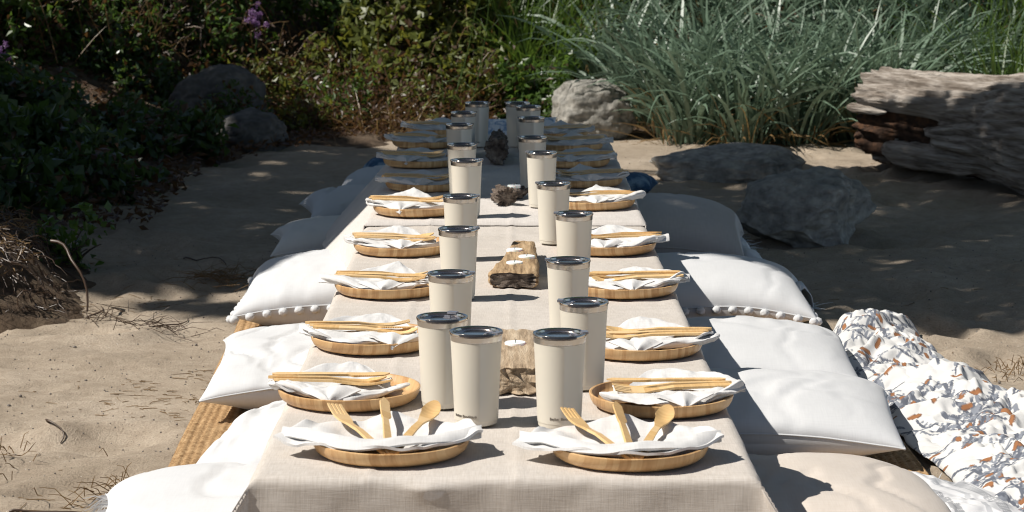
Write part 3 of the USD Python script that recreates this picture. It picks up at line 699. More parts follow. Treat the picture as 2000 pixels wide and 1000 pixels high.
p1 = at(1000, 775, TZ); p2 = at(1003, 565, TZ); p3 = at(990, 404, TZ + .016); p4 = at(970, 318, TZ + .026)
driftwood('pale block of driftwood between the nearest tumblers, holding one candle', p1, -.03, .1, .082, .05, .36, 71, 'driftwood_pale', [(0, .21, 'small white candle in the pale driftwood block between the nearest tumblers')], endmat='driftwood_pale', pointy=5, rough=.003)
driftwood('flat brown driftwood plank at mid table with three white candles', p2, -.06, .115, .05, .036, .5, 72, 'driftwood_tan',
          [(-.005, .13, 'white candle nearest the front of the three-candle driftwood'), (.018, .22, 'middle white candle on the right of the three-candle driftwood'), (-.016, .33, 'white candle farthest back on the three-candle driftwood')], pointy=5, rough=.003)
driftwood('small round knot of dark driftwood behind the step in the cloths', p3 , .3, .058, .05, .05, .07, 73, 'driftwood_grey', [], rough=.009, pointy=2)
driftwood('second small knot of driftwood, just behind the round one, with a candle', p3 + [.003, .13, 0], -.4, .05, .06, .032, .09, 74, 'driftwood_grey', [(.0, .045, 'candle on the small driftwood knot beyond the step in the cloths')], rough=.008, pointy=2)
driftwood('upright rough stub of driftwood in shade between the farthest tumblers', p4, -.02, .068, .05, .088, .3, 75, 'driftwood_grey', [], rough=.01, pointy=2.2)

# ------------------------------------------------------------------ pillows and textiles
def pillow(a, b, T, seed, gather=0.0, c=.1, n=72, p=.42, crease=.006, seam=.45):
    """Filled cushion half sizes a, b, height T, lying on z = 0; returns the grid of the upper and lower cover."""
    g = np.sin(np.linspace(-PI / 2, PI / 2, n)); U, V = np.meshgrid(g, g, indexing='ij')
    x = a * U * (1 - c * (1 - V ** 2) * np.abs(U) ** 3); y = b * V * (1 - c * (1 - U ** 2) * np.abs(V) ** 3)
    f = (np.clip(1 - U ** 2, 0, 1) * np.clip(1 - V ** 2, 0, 1)) ** p
    rdg = np.abs(fb(x + .3 * fb(x, y, 4, seed + 6), y * .45, 9, seed + 7, 3)); wr = crease * (fb(x, y, 9, seed, 4) * 1.4 + fb(x, y, 3.0, seed + 1, 2) * 3 - 2.6 * np.clip(.09 - rdg, 0, 1) * 6 * (.3 + fb(x, y, 2.5, seed + 8) + .3)) * np.sqrt(f)
    eu, ev = sstep(np.abs(U), .55, 1), sstep(np.abs(V), .55, 1)
    wr = wr + gather * (fb(x, V * 0, 32, seed + 2, 2) * ev * (1 - eu) + fb(U * 0, y, 32, seed + 3, 2) * eu * (1 - ev)) * np.minimum(f * 3, 1)
    zs = T * seam * (1 - .35 * (U * V) ** 2) * (1 + .25 * fb(U, V, 1.5, seed + 4))
    top = zs + (T - zs) * f + wr; bot = np.maximum(zs - zs * 1.6 * f, .003 * f) + 0 * wr
    bot = np.where(f < 1e-6, zs, np.minimum(bot, top - .002 * np.minimum(f * 9, 1)))
    top = np.where(f < 1e-6, zs, top)
    return np.stack([x, y, top], -1), np.stack([x, y, bot], -1)


def pillow_mesh(a, b, T, seed, **k):
    t, b_ = pillow(a, b, T, seed, **k)
    m1, m2 = surf(t), surf(b_); m2.invert()
    m = cat_(m1, m2); m.merge_vertices(digits_vertex=6); return m, t


def put_pillow(name, label, x, y, a, b, T, seed, mtl, rz=0.0, z=.02, tilt=None, trim=None, **k):
    m, t = pillow_mesh(a, b, T, seed, **k)
    if tilt: m.apply_transform(trimesh.transformations.rotation_matrix(tilt[0], tilt[1]))
    o = thing(name, label, 'pillow', (x, y, z), rz)
    obj('cover', m, mtl, o, smooth=60)
    ring = np.concatenate([t[:, 0], t[-1, 1:], t[-2::-1, -1], t[0, -2:0:-1]])
    if not tilt: obj('seam', tube(np.vstack([ring, ring[:1]]), .0022, 5, False), mtl, o, smooth=True)
    r = np.random.default_rng(seed)
    if trim == 'pompom':
        for e in (t[:, 0], t[0, :], t[-1, :]):
            L = np.concatenate([[0], np.cumsum(np.linalg.norm(np.diff(e, axis=0), axis=1))])
            for s in np.arange(.012, L[-1] - .005, .043):
                q = np.array([np.interp(s, L, e[:, i]) for i in range(3)]); q += np.sign(q - [0, 0, q[2]]) * [.004, .009, 0] * (np.abs(q / [a, b, 1]) > .82)
                s_ = trimesh.creation.icosphere(2, 1.0); v = np.array(s_.vertices); v *= (.0125 * (1 + .35 * (meshkit.noise(v * 6 + 9 * s, seed) - .5)))[:, None]; v[:, 2] *= .9
                obj('pompom', trimesh.Trimesh(v + q - [0, 0, .008], s_.faces, process=False), mtl, o, smooth=True)
    if trim == 'fringe':
        tubes = []
        for e, out in ((t[:, -1], (0, 1, 0)), (t[0, :], (-1, 0, 0)), (t[:, 0], (0, -1, 0))):
            L = np.concatenate([[0], np.cumsum(np.linalg.norm(np.diff(e, axis=0), axis=1))])
            for s in np.arange(0, L[-1], .006):
                q = np.array([np.interp(s, L, e[:, i]) for i in range(3)]); d = np.array(out) + r.normal(size=3) * .25; ln = r.uniform(.015, .035)
                tubes.append(tube([q, q + d * ln * .5 + [0, 0, -.001], q + d * ln + [0, 0, -.012]], [.0013, .001, .0005], 3, False))
        tag(obj('fringe', cat_(*tubes), mtl, o), None, None, None, 'stuff')
    return o


put_pillow('pillow', 'white fringed pillow at the bottom left, nearest to the viewer', -.45, 3.84, .28, .28, .15, 101, 'white_cotton', .06, trim='fringe', crease=.008)
put_pillow('pillow', 'white pillow half hidden behind the cloth beside the two nearest left plates', -.36, 4.47, .235, .31, .13, 102, 'white_cotton', -.1, crease=.012, gather=.012)
put_pillow('pillow', 'off-white pillow lying over the edge of the jute rug on the left', -.415, 5.29, .285, .37, .12, 103, 'white_cotton', .05, crease=.012, seam=.62, gather=.01)
put_pillow('pillow', 'plump white pillow edged with pompoms on the left side', -.445, 6.3, .3, .34, .175, 104, 'white_cotton', .03, trim='pompom', gather=.016)
put_pillow('pillow', 'cream pillow in dappled shade behind the left pompom pillow', -.5, 7.42, .28, .26, .13, 105, 'cream_cotton', .1, c=.14)
put_pillow('pillow', 'pale pillow in full shade, last but one on the left', -.45, 8.22, .29, .28, .14, 106, 'white_cotton', .15, crease=.012)
put_pillow('pillow', 'small pale pillow in shade, farthest white one on the left', -.42, 8.85, .24, .22, .14, 107, 'white_cotton', 0)
put_pillow('pillow', 'blue dyed cushion beside the far left corner of the table', -.5, 9.3, .09, .1, .13, 108, 'blue_dye', .3)
put_pillow('pillow', 'large beige pillow at the bottom right, nearest to the viewer', .47, 3.82, .315, .34, .16, 111, 'beige_cotton', .03, c=.04, p=.36, crease=.009)
put_pillow('pillow', 'large crisp white pillow lying over the rug on the right', .53, 4.76, .31, .265, .135, 112, 'white_cotton', -.1, c=.05, crease=.006, seam=.5)
put_pillow('pillow', 'white pillow right behind the large crisp one, beside the printed blanket', .55, 5.36, .29, .31, .135, 113, 'white_cotton', -.06, c=.06, crease=.007)
put_pillow('pillow', 'white pillow edged with pompoms on the right side', .54, 6.26, .31, .31, .17, 114, 'white_cotton', -.05, trim='pompom', gather=.008)
put_pillow('pillow', 'big greige bolster cushion in shade behind the right pompom pillow', .47, 7.2, .3, .3, .23, 115, 'grey_cotton', -.1, c=.05, p=.38)
put_pillow('pillow', 'dark blue dyed cushion beside the far right plates', .5, 9.15, .11, .12, .085, 116, 'blue_dye', -.2)
put_pillow('pillow', 'blue and white dyed cushion standing at the far head of the table', 0.0, 8.75, .2, .17, .12, 117, 'white_blue_dye', 0, z=.19, tilt=(1.15, [1, 0, 0]))


def drape(name, label, cat, spine, half, height, seed, colour, nu=330, nv=110, ridge=.03, th=.003, trim=None):
    """A crumpled cloth lying along a line on the ground."""
    spine = np.array(spine, float); L = np.concatenate([[0], np.cumsum(np.linalg.norm(np.diff(spine, axis=0), axis=1))])
    s = np.linspace(0, L[-1], nu); c = np.stack([np.interp(s, L, spine[:, i]) for i in range(2)], -1); hw = np.interp(s, L, np.broadcast_to(half, (len(spine),)))
    t = np.gradient(c, axis=0); t /= np.linalg.norm(t, axis=1, keepdims=True); nrm = np.stack([t[:, 1], -t[:, 0]], -1)
    S, W = np.meshgrid(s, np.linspace(-1, 1, nv), indexing='ij')
    wob = .07 * fb(S, W * 0 + np.sign(W), 3.2, seed, 3) * np.abs(W) ** 2
    off = (W * hw[:, None] * (1 + .5 * fb(S, W * 0, 1.6, seed + 1)) + wob)
    x = c[:, 0][:, None] + nrm[:, 0][:, None] * off; y = c[:, 1][:, None] + nrm[:, 1][:, None] * off
    env = np.clip(1 - np.abs(W) ** 2.2, 0, 1)
    n1 = 1 - np.abs(2 * (meshkit.fbm(np.stack([x * 4.5 + fb(x, y, 5, seed + 8) * 1.5, y * 3.2, 0 * x + 3], -1), 3, seed + 2) - .5)) * 3.2
    n2 = 1 - np.abs(2 * (meshkit.fbm(np.stack([x * 13 + y * 9, y * 11 - x * 6, 0 * x + 6], -1), 3, seed + 3) - .5)) * 3.5
    z = .008 + env ** .6 * (height * (.45 + 1.3 * (fb(x, y, 3.0, seed + 4) + .25)) + 1.15 * ridge * np.clip(n1, 0, 1) + ridge * .45 * np.clip(n2, 0, 1)) + .006 * fb(x, y, 30, seed + 5)
    z = np.maximum(z, .005) + np.maximum(gh(x, y), 0)
    P = np.stack([x, y, z], -1)
    col = colour(S, W * hw[:, None] * 1.25, x, y)
    o = thing(name, label, cat, (0, 0, 0))
    m = shell(P, th); obj('cloth', m, 'printed_cloth', o, smooth=True, col=np.vstack([col.reshape(-1, 3)] * 2))
    if trim:
        r = np.random.default_rng(seed); tubes = []
        for i in range(0, nu, 1):
            for e in trim:
                q = P[i, e]; d = np.r_[nrm[i] * (-1 if e == 0 else 1), 0] + r.normal(size=3) * .35; ln = r.uniform(.02, .05)
                tubes.append(tube([q, q + d * ln * .5, q + d * ln - [0, 0, .004]], [.0018, .0014, .0006], 3, False))
        tag(obj('fringe', cat_(*tubes), 'white_cotton', o), None, None, None, 'stuff')
    return o


def floral(S, W, x, y):
    """Printed cotton: curling grey blue stems set with small leaves, and rust orange blossoms."""
    r = np.random.default_rng(8); pts = np.stack([S.ravel(), W.ravel()], -1); tree = cKDTree(pts)
    col = np.tile(np.array([.55, .545, .53]), (len(pts), 1)); blue, blue2, rust, ring = np.array([.1, .11, .135]), np.array([.19, .205, .235]), np.array([.26, .115, .05]), np.array([.12, .07, .05])

    def dab(p, rad, c):
        for i in tree.query_ball_point(p, rad): col[i] = c
    s1, w1 = S.max(), np.abs(W).max()
    for gs in np.arange(.0, s1, .064):
        for gw in np.arange(-w1, w1, .064):
            p = np.array([gs + r.uniform(-.03, .03), gw + r.uniform(-.03, .03)]); a = r.uniform(-.6, .6) + (PI if r.random() < .5 else 0) + PI / 2 * (r.random() < .35); bend = r.uniform(.6, 1.4) * r.choice([-1, 1])
            for k in range(26):
                a += bend * .07; p = p + .0052 * np.array([math.cos(a), math.sin(a)])
                dab(p, .0042 if k < 22 else .003, blue if k % 9 else blue2)
                if k % 3 == 1 and 4 < k < 25:
                    q = p + .0085 * np.array([math.cos(a + 1.3), math.sin(a + 1.3)]); dab(q, .0042, blue2)
                if k in (8, 16):
                    for j in range(6):
                        q = p + (.004 + .0045 * j) * np.array([math.cos(a - .8), math.sin(a - .8)]); dab(q, .0052 - .0006 * abs(j - 2) * 1.5, blue2)
            b = r.uniform(0, PI); q0 = p + .014 * np.array([math.cos(a), math.sin(a)])
            for rad, cc in ((.0068, ring), (.0054, rust)):
                for j in np.linspace(-.01, .01, 9): dab(q0 + j * np.array([math.cos(b), math.sin(b)]), rad * math.sqrt(max(.1, 1 - (j / .017) ** 2)), cc)
    return col


def striped(S, W, x, y):
    col = np.tile(np.array([.57, .57, .575]), S.shape + (1,)).reshape(S.shape + (3,))
    w = W + .01 * np.sin(S * 9)
    for c, h, g in ((-.1, .014, .3), (-.055, .006, .38), (.02, .013, .28), (.11, .016, .32), (.16, .005, .4)):
        k = (np.abs(w - c) < h) & (np.sin(S * 900) + np.sin(W * 1300) > -1.2); col[k] = [g * .98, g, g * 1.04]
    return col


def plain_white(S, W, x, y):
    return np.broadcast_to(np.array([.7, .71, .73]), S.shape + (3,))


drape('printed_blanket', 'crumpled white blanket printed with grey blue stems and rust blossoms, along the right', 'blanket', [(.99, 6.0), (.96, 5.6), (1.0, 5.2), (1.06, 4.8), (1.09, 4.45), (1.13, 4.1), (1.2, 3.6)], [.11, .14, .15, .16, .19, .22, .26], .042, 201, floral, nu=720, nv=210, ridge=.034)
drape('striped_throw', 'white woven throw with grey stripes between the beige pillow and the printed blanket', 'throw', [(.45, 4.3), (.7, 4.3), (.84, 4.18), (.88, 3.95), (.9, 3.5)], [.07, .12, .14, .14, .14], .05, 202, striped, nu=260, nv=150, ridge=.02, trim=(0,))
drape('tasselled_blanket', 'white tasselled blanket edge in shade beside the greige bolster', 'blanket', [(.80, 8.15), (.765, 7.7), (.745, 7.2), (.80, 6.7), (.86, 6.45)], [.03, .05, .06, .05, .04], .05, 203, plain_white, nu=200, nv=40, ridge=.03, trim=(0, 39))

# ------------------------------------------------------------------ stones and log
def stone(label, cx, cy, w, d, h, seed, mtl, rz=0.0, sink=.06, power=2.3, angular=.5):
    m = trimesh.creation.icosphere(5, 1.0); v = np.array(m.vertices)
    r = np.random.default_rng(seed)
    for _ in range(12):                                   # worn flat facets
        n = r.normal(size=3); n /= np.linalg.norm(n); k = v @ n; lim = r.uniform(.72, .93)
        v = v - np.outer(np.maximum(k - lim, 0) * angular * 1.5, n)
    v *= (1 + .18 * (meshkit.fbm(v * 1.6 + seed, 3, seed) - .5) * 2 + .07 * (meshkit.fbm(v * 5 + seed, 4, seed + 1) - .5) * 2 - .05 * np.clip(.12 - np.abs(meshkit.fbm(v * 2.3 + seed + 5, 3, seed + 2) - .5), 0, 1) * 8)[:, None]
    v = v * [w / 2, d / 2, (h + sink) / 1.85]; v[:, 2] += (h + sink) / 1.85 * .85 - sink
    z = float(gh(cx, cy)); o = thing('boulder', label, 'boulder', (cx, cy, z), rz)
    obj('stone', trimesh.Trimesh(v, m.faces, process=False), mtl, o, smooth=True); return o


b = at(1155, 275, 0); stone('grey lichened boulder right behind the far end of the table', b[0], b[1] + .2, .49, .44, .31, 301, 'granite', .2)
b = at(1435, 360, 0); stone('low flat dark boulder on the right, before the blue grass', b[0], b[1] + .28, .68, .62, .15, 302, 'shade_stone', .1, angular=.6)
b = at(1585, 485, 0); stone('dark rounded boulder in shade on the sand at the right', b[0], b[1] + .2, .54, .44, .25, 303, 'shade_stone', -.2, angular=.9)
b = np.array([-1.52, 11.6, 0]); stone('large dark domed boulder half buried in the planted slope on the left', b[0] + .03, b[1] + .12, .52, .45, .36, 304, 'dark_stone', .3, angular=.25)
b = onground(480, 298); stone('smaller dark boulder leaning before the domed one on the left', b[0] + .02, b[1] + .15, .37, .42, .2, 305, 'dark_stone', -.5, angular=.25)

L0, L1 = np.array([1.74, 10.2, .245]), np.array([2.36, 8.98, .245])
ax = (L1 - L0); LL = np.linalg.norm(ax); ax /= LL; rgt = np.cross(ax, [0, 0, 1.0]); rgt /= np.linalg.norm(rgt); upv = np.cross(rgt, ax)
nS, nA = 220, 260
S, A = np.meshgrid(np.linspace(0, 1, nS), np.arange(nA) * 2 * PI / nA, indexing='ij')
base = .235 * (1 + .12 * np.cos(2 * A - .6)) * (1 + .1 * fb(np.cos(A) * 1.5, np.sin(A) * 1.5 + S * 1.2, 1.5, 5) * 2 + .25 * sstep(S, .6, .9))
wA = A + .22 * fb(S * 3, np.sin(A), 1.5, 6)
grain = 1 - np.abs(2 * (meshkit.fbm(np.stack([np.cos(wA) * 7, np.sin(wA) * 7, S * 2.2], -1), 4, 7) - .5)) * 2.4
fine = meshkit.fbm(np.stack([np.cos(wA) * 24, np.sin(wA) * 24, S * 5], -1), 3, 9) - .5
crk = np.abs(meshkit.fbm(np.stack([np.cos(wA) * 11, np.sin(wA) * 11, S * 1.6 + 4], -1), 3, 31) - .5)
rad = base + .024 * np.clip(grain, -1, 1) - .015 + .026 * fine - .22 * np.clip(.05 - crk, 0, 1)
for ca, dp, wd, s0, s1 in ((.18, .06, .12, -.1, .75), (.75, .035, .05, -.1, .5), (1.35, .03, .04, .0, .4), (-.45, .03, .08, .1, 1)):     # deep splits on the side towards the viewer and the top
    dd = np.abs(wA - (ca % (2 * PI)) + PI) % (2 * PI) - PI
    rad = rad - dp * np.exp(-(dd / wd) ** 2) * (1 - sstep(S, s1 - .3, s1)) * sstep(S, s0 - .05, s0 + .05)
shift = .16 * fb(np.cos(A) * 2.2, np.sin(A) * 2.2, 2, 15, 3) + .1 * (np.sin(A) > -.1) * np.abs(np.cos(A)) * fb(A, A, 3, 16)
da = np.abs((A + .35 + PI) % (2 * PI) - PI)
rad = rad - .12 * (1 - sstep(da, .35, .75)) * (1 - sstep(S + .25 * fb(np.cos(A) * 3, np.sin(A) * 3, 2, 19), .28, .45))
along = S * LL + shift * (1 - S) ** 3 * 1.6 + .1 * fb(np.cos(A) * 1.5, np.sin(A) * 1.5, 2, 25, 2) * S ** 6
# local frame: angle 0 faces the viewer's side, pi/2 is up
Pl = np.stack([along, -rad * np.cos(A) * 0 + rad * np.cos(A), rad * np.sin(A)], -1)
lg = thing('driftwood_log', 'massive weathered grey log with a broken rotten end on the right', 'log', L0, math.atan2(ax[1], ax[0]))
V = Pl.reshape(-1, 3) * [1, -1, 1]
F = tri(grid_faces(nA, nS, True))
idx = np.arange(nS * nA).reshape(nS, nA)
F = []
for i in range(nS - 1): F.append(np.stack([idx[i], np.roll(idx[i], -1), np.roll(idx[i + 1], -1), idx[i + 1]], -1))
obj('trunk', trimesh.Trimesh(V, tri(np.vstack(F)), process=False), 'log_wood', lg, smooth=60)
for e, nm in ((0, 'rotten_end'), (nS - 1, 'broken_end')):
    ring = V.reshape(nS, nA, 3)[e]; c = ring.mean(0); G = [ring]
    for q in np.linspace(.96, .02, 22):
        rg = c + (ring - c) * q; sg = 1 if e == 0 else -1
        rg[:, 0] += sg * (.1 * (1 - q) * sg * 0 + min(1, (1 - q) * 8) * (.16 * meshkit.fbm(rg * [0, 14, 14] + 3, 4, 4) + .05 * meshkit.fbm(rg * [0, 60, 60] + 3, 3, 5) - .04)); G.append(rg)
    G = np.stack(G, 1); f = tri(grid_faces(nA, G.shape[1], True))
    obj(nm, trimesh.Trimesh(G.reshape(-1, 3), f[:, ::-1] if e == 0 else f, process=False), 'rotten_wood' if e == 0 else 'bark', lg, smooth=50)
# the dark rotten heart, laid bare where the outer wood has broken away
n1, n2 = 130, 120; s_, a_ = np.meshgrid(np.linspace(0, 1, n1), np.arange(n2) * 2 * PI / n2, indexing='ij')
rr = .165 * (1 + .5 * fb(np.cos(a_) * 2.5, np.sin(a_) * 2.5 + s_ * 3, 2, 61, 4) + .3 * fb(np.cos(a_) * 8, np.sin(a_) * 8 + s_ * 2, 2, 62, 3)) * np.sqrt(np.clip(np.minimum(s_ * 12 + .1, (1 - s_) * 12), 0, 1))
Pz = np.stack([-.1 + s_ * .9 + .1 * fb(np.cos(a_) * 3, np.sin(a_) * 3, 2, 63), -rr * np.cos(a_), rr * np.sin(a_) - .03], -1)
id2 = np.arange(n1 * n2).reshape(n1, n2); F = [np.stack([id2[i], np.roll(id2[i], -1), np.roll(id2[i + 1], -1), id2[i + 1]], -1) for i in range(n1 - 1)]
obj('rotten_heart', trimesh.Trimesh(Pz.reshape(-1, 3), tri(np.vstack(F)), process=False), 'rotten_wood', lg, smooth=60)
for q, (sx, ang, ln, w, th, sd) in enumerate([(.16, -.8, .7, .075, .045, 2), (-.05, .2, .3, .02, .016, 3)]):
    n1, n2 = 60, 36; s_, a_ = np.meshgrid(np.linspace(0, 1, n1), np.arange(n2) * 2 * PI / n2, indexing='ij')
    taper = np.sqrt(np.clip(np.minimum(s_ * 7 + .05, (1 - s_) * 4 + .02), 0, 1)); nz = 1 + .8 * fb(np.cos(a_) * 3, np.sin(a_) * 3 + s_, 3, sd, 4) + .3 * fb(np.cos(a_) * 9, np.sin(a_) * 9 + s_ * 1.5, 3, sd + 5, 3)
    yy, zz = w * np.cos(a_) * taper * nz, th * np.sin(a_) * taper * nz
    R = .2; Pz = np.stack([sx + s_ * ln, -(R * math.cos(ang) - yy * math.sin(ang) + zz * math.cos(ang)), R * math.sin(ang) + yy * math.cos(ang) + zz * math.sin(ang)], -1)
    id2 = np.arange(n1 * n2).reshape(n1, n2); F = [np.stack([id2[i], np.roll(id2[i], -1), np.roll(id2[i + 1], -1), id2[i + 1]], -1) for i in range(n1 - 1)]
    obj('splinter', trimesh.Trimesh(Pz.reshape(-1, 3), tri(np.vstack(F)), process=False), 'log_wood', lg, smooth=60)

# ------------------------------------------------------------------ eroded bank with roots on the left
bx, by = np.arange(-3.4, -.98, .018), np.arange(5.2, 8.4, .018)
X, Y = np.meshgrid(bx, by, indexing='ij')
rimx = -1.37 + .22 * fb(X * 0, Y, 3.0, 41, 3) * 2 - .6 * sstep(np.abs(Y - 6.75), .35, 1.1)
d = rimx - X
hgt = .15 * sstep(d, -.03, .12) + .06 * sstep(d, -.22, .02) + .08 * sstep(d, .08, .8)
zb = gh(X, Y) - .03 + hgt * sstep(Y, 5.4, 6.3) * (1 - .6 * sstep(Y, 7.3, 8.2)) + (.05 * fb(X, Y, 9, 42, 4) + .035 * fb(X, Y, 26, 43, 3)) * sstep(d, -.2, 0) - .04 * sstep(-d, .15, .3)
und = .07 * np.exp(-((hgt - .15) / .08) ** 2) * sstep(d, -.05, .05)           # hollowed under the turf
tag(obj('earth_bank', surf(np.stack([X - und, Y, zb], -1)), 'soil', smooth=True), 'eroded earth bank with hanging roots at the left edge', None, None, 'structure')


def bz(x, y):
    i = int(np.clip(round((x + 3.4) / .018), 0, len(bx) - 1)); j = int(np.clip(round((y - 5.2) / .018), 0, len(by) - 1)); return float(max(zb[i, j], gh(x, y)))


r = np.random.default_rng(77); roots = []
for k in range(420):
    y = r.uniform(5.8, 7.2); i = np.argmin(np.abs(by - y)); x = float(rimx[0, i]) + r.uniform(-.25, .03)
    p = np.array([x, y, bz(x, y) + .004]); pts = [p]; d_ = np.array([r.normal(.1, .6), r.normal(-.3, .6), r.uniform(-.1, .5)]); 
    n = r.integers(5, 9)
    for q in range(n):
        d_ = d_ + [r.normal() * .5, r.normal() * .5, r.normal(-.3, .3)]; d_ /= np.linalg.norm(d_); p = p + d_ * r.uniform(.008, .026); p[2] = max(p[2], bz(p[0], p[1]) + .003); pts.append(p)
    roots.append(tube(pts, np.linspace(r.uniform(.0008, .0028), .0006, len(pts)), 4, False))
tag(obj('bank_roots', cat_(*roots), 'root_tone'), 'fine dry roots hanging from the eroded bank on the left', 'roots', None, 'stuff')
n = 1700; x, y = r.uniform(-2.2, -1.34, n), r.uniform(5.9, 7.5, n); c = np.array([[a_, b_, bz(a_, b_) + r.uniform(.002, .022)] for a_, b_ in zip(x, y) if b_ > 5.8 and bz(a_, b_) > .1])
tag(obj('dry_turf', leaf_cloud(c, .045, .0035, r, flat=.6), 'blade_dry'), 'mat of dead grass over the top of the eroded bank', 'dead grass', None, 'stuff')
a0, a1 = at(100, 470, .19), at(172, 608, .0)
q = np.linspace(0, 1, 12)[:, None]; pts = a0 * np.array([1, 0, 1]) + np.array([0, a1[1] + .05, 0]) + (a1 - a0) * q * [1, 0, 1] + np.array([.02, -.04, .04]) * np.sin(q * PI)
pts[:, 1] = np.linspace(a1[1] + .12, a1[1], 12)
tag(obj('bent_root', tube(pts + np.array([.007, .004, .004]) * np.sin(np.arange(12)[:, None] * [.9, .7, 1.1]), np.linspace(.0055, .003, 12), 7), 'root_tone', smooth=True), 'long bare bent root leaning from the bank down to the sand', 'root')


# ------------------------------------------------------------------ plants
def blades(base, n, rng, length, width, lean, spread, droop, seg=6):
    """Arching grass leaves from a tuft: two-sided ribbons."""
    az = rng.uniform(0, 2 * PI, n); rd = np.sqrt(rng.uniform(0, 1, n)) * spread
    b = np.column_stack([base[0] + rd * np.cos(az), base[1] + rd * np.sin(az)]); b = np.column_stack([b, gh(b[:, 0], b[:, 1]) - .01 + (base[2] if len(base) > 2 else 0)])
    ln = length * rng.uniform(.45, 1.15, n); le = np.abs(rng.normal(lean, lean * .5, n)); az2 = az + rng.normal(0, .7, n); dr = droop * rng.uniform(.3, 1.6, n)
    t = np.linspace(0, 1, seg + 1)
    th = le[:, None] + dr[:, None] * t[None] ** 1.5                       # angle from the vertical along the leaf
    step = ln[:, None] / seg
    hx = np.cumsum(np.sin(th) * step, 1) - np.sin(th[:, :1]) * step; hz = np.cumsum(np.cos(th) * step, 1) - np.cos(th[:, :1]) * step
    cx, sx = np.cos(az2)[:, None], np.sin(az2)[:, None]; sw = (rng.normal(0, .05, n)[:, None]) * t[None] ** 2 * ln[:, None]
    P = np.stack([b[:, :1] + hx * cx - sw * sx, b[:, 1:2] + hx * sx + sw * cx, b[:, 2:] + hz], -1)
    tw = rng.normal(0, .6, n)[:, None] + rng.normal(0, .8, n)[:, None] * t[None]
    side = np.stack([-sx * np.cos(tw) , cx * np.cos(tw), np.sin(tw)], -1)
    w = (width * rng.uniform(.6, 1.2, n))[:, None] * np.clip(np.minimum(.5 + t * 3, (1 - t) * 2.2), .02, 1)[None] * .5
    V = np.stack([P - side * w[..., None], P + side * w[..., None]], 2).reshape(-1, 3)
    k = np.arange(n)[:, None] * (2 * (seg + 1)) + (np.arange(seg) * 2)[None]; k = k.ravel()
    q = np.stack([k, k + 1, k + 3, k + 2], -1)
    return trimesh.Trimesh(V, tri(q), process=False)


rg = np.random.default_rng(11)
# glaucous dune grass
spots = []
for row, (y, x0, x1, n) in enumerate([(11.35, .98, 1.92, 6), (11.75, .85, 2.2, 8), (12.2, .7, 2.6, 9), (12.75, .6, 2.9, 9), (13.4, .7, 3.1, 8)]):
    for i in range(n): spots.append((x0 + (x1 - x0) * i / (n - 1) + rg.uniform(-.07, .07), y + rg.uniform(-.15, .15), row))
spots.sort(key=lambda s: (s[1]))
places = ['above the low flat boulder', 'behind the grey boulder', 'beside the weathered log', 'above the log', 'at the top right']
for k, (x, y, row) in enumerate(spots):
    px = 987 + 4400 * x / y; where = 'right behind the grey boulder' if px < 1300 else 'above the low flat boulder' if px < 1560 else 'left of the weathered log' if px < 1720 else 'behind the weathered log'
    t = thing('dune_grass', f'tuft of blue green dune grass {where}, {["in the front row", "in the second row", "in the third row", "in the fourth row", "in the rear row"][row]}', 'grass tuft', (0, 0, 0), group='blue green dune grass tufts ' + where)
    obj('leaves', blades((x, y), int(105 - 7 * row), rg, .8, .021, .26, .13, 1.2, 7), 'blade_blue', t)
    obj('dry_leaves', blades((x, y), 40, rg, .5, .008, .7, .14, 1.2, 5), 'blade_dry', t)
# fresh green grass at the top middle and right
gspots = [(.05, 12.9), (.22, 12.7), (.4, 12.9), (.3, 13.3), (.55, 13.2), (.1, 13.5), (-.12, 13.2), (2.45, 11.2), (2.7, 11.6), (2.55, 12.2), (2.85, 12.6)]
for k, (x, y) in enumerate(gspots):
    t = thing('green_grass', ('fresh green grass tuft growing at the top middle between shrubs and dune grass' if x < 2 else 'green grass tuft growing behind the right end of the log'), 'grass tuft', (0, 0, 0), group='green grass tufts at the top middle' if x < 2 else 'green grass tufts behind the log')
    obj('leaves', blades((x, y), 170, rg, .7, .011, .25, .13, .9, 6), 'blade_green', t)
    obj('dry_leaves', blades((x, y), 30, rg, .4, .007, .6, .12, 1.0, 5), 'blade_dry', t)
# dry brown grass
dspots = [(-.62, 11.7), (-.45, 11.9), (-.8, 11.95), (-.95, 12.15), (-.3, 12.1), (-1.5, 12.1), (-2.0, 12.2), (-1.3, 12.5), (2.75, 11.0)]
for k, (x, y) in enumerate(dspots):
    wh = 'behind the log' if x > 2 else 'behind the far left plates' if x > -1.1 else 'above the dark boulders on the left'
    t = thing('dry_grass', f'tuft of dead brown grass {wh}', 'grass tuft', (0, 0, 0), group='dead brown grass ' + wh)
    obj('leaves', blades((x, y), 100, rg, .36, .006, .5, .18, 1.3, 5), 'blade_dry', t)
    c = np.column_stack([x + rg.normal(0, .18, 520), y + rg.normal(0, .16, 520), np.abs(rg.normal(.07, .12, 520))]); c[:, 2] += gh(c[:, 0], c[:, 1])
    obj('dead_leaves', leaf_cloud(c, .035, .018, rg), 'leaf_dry', t)


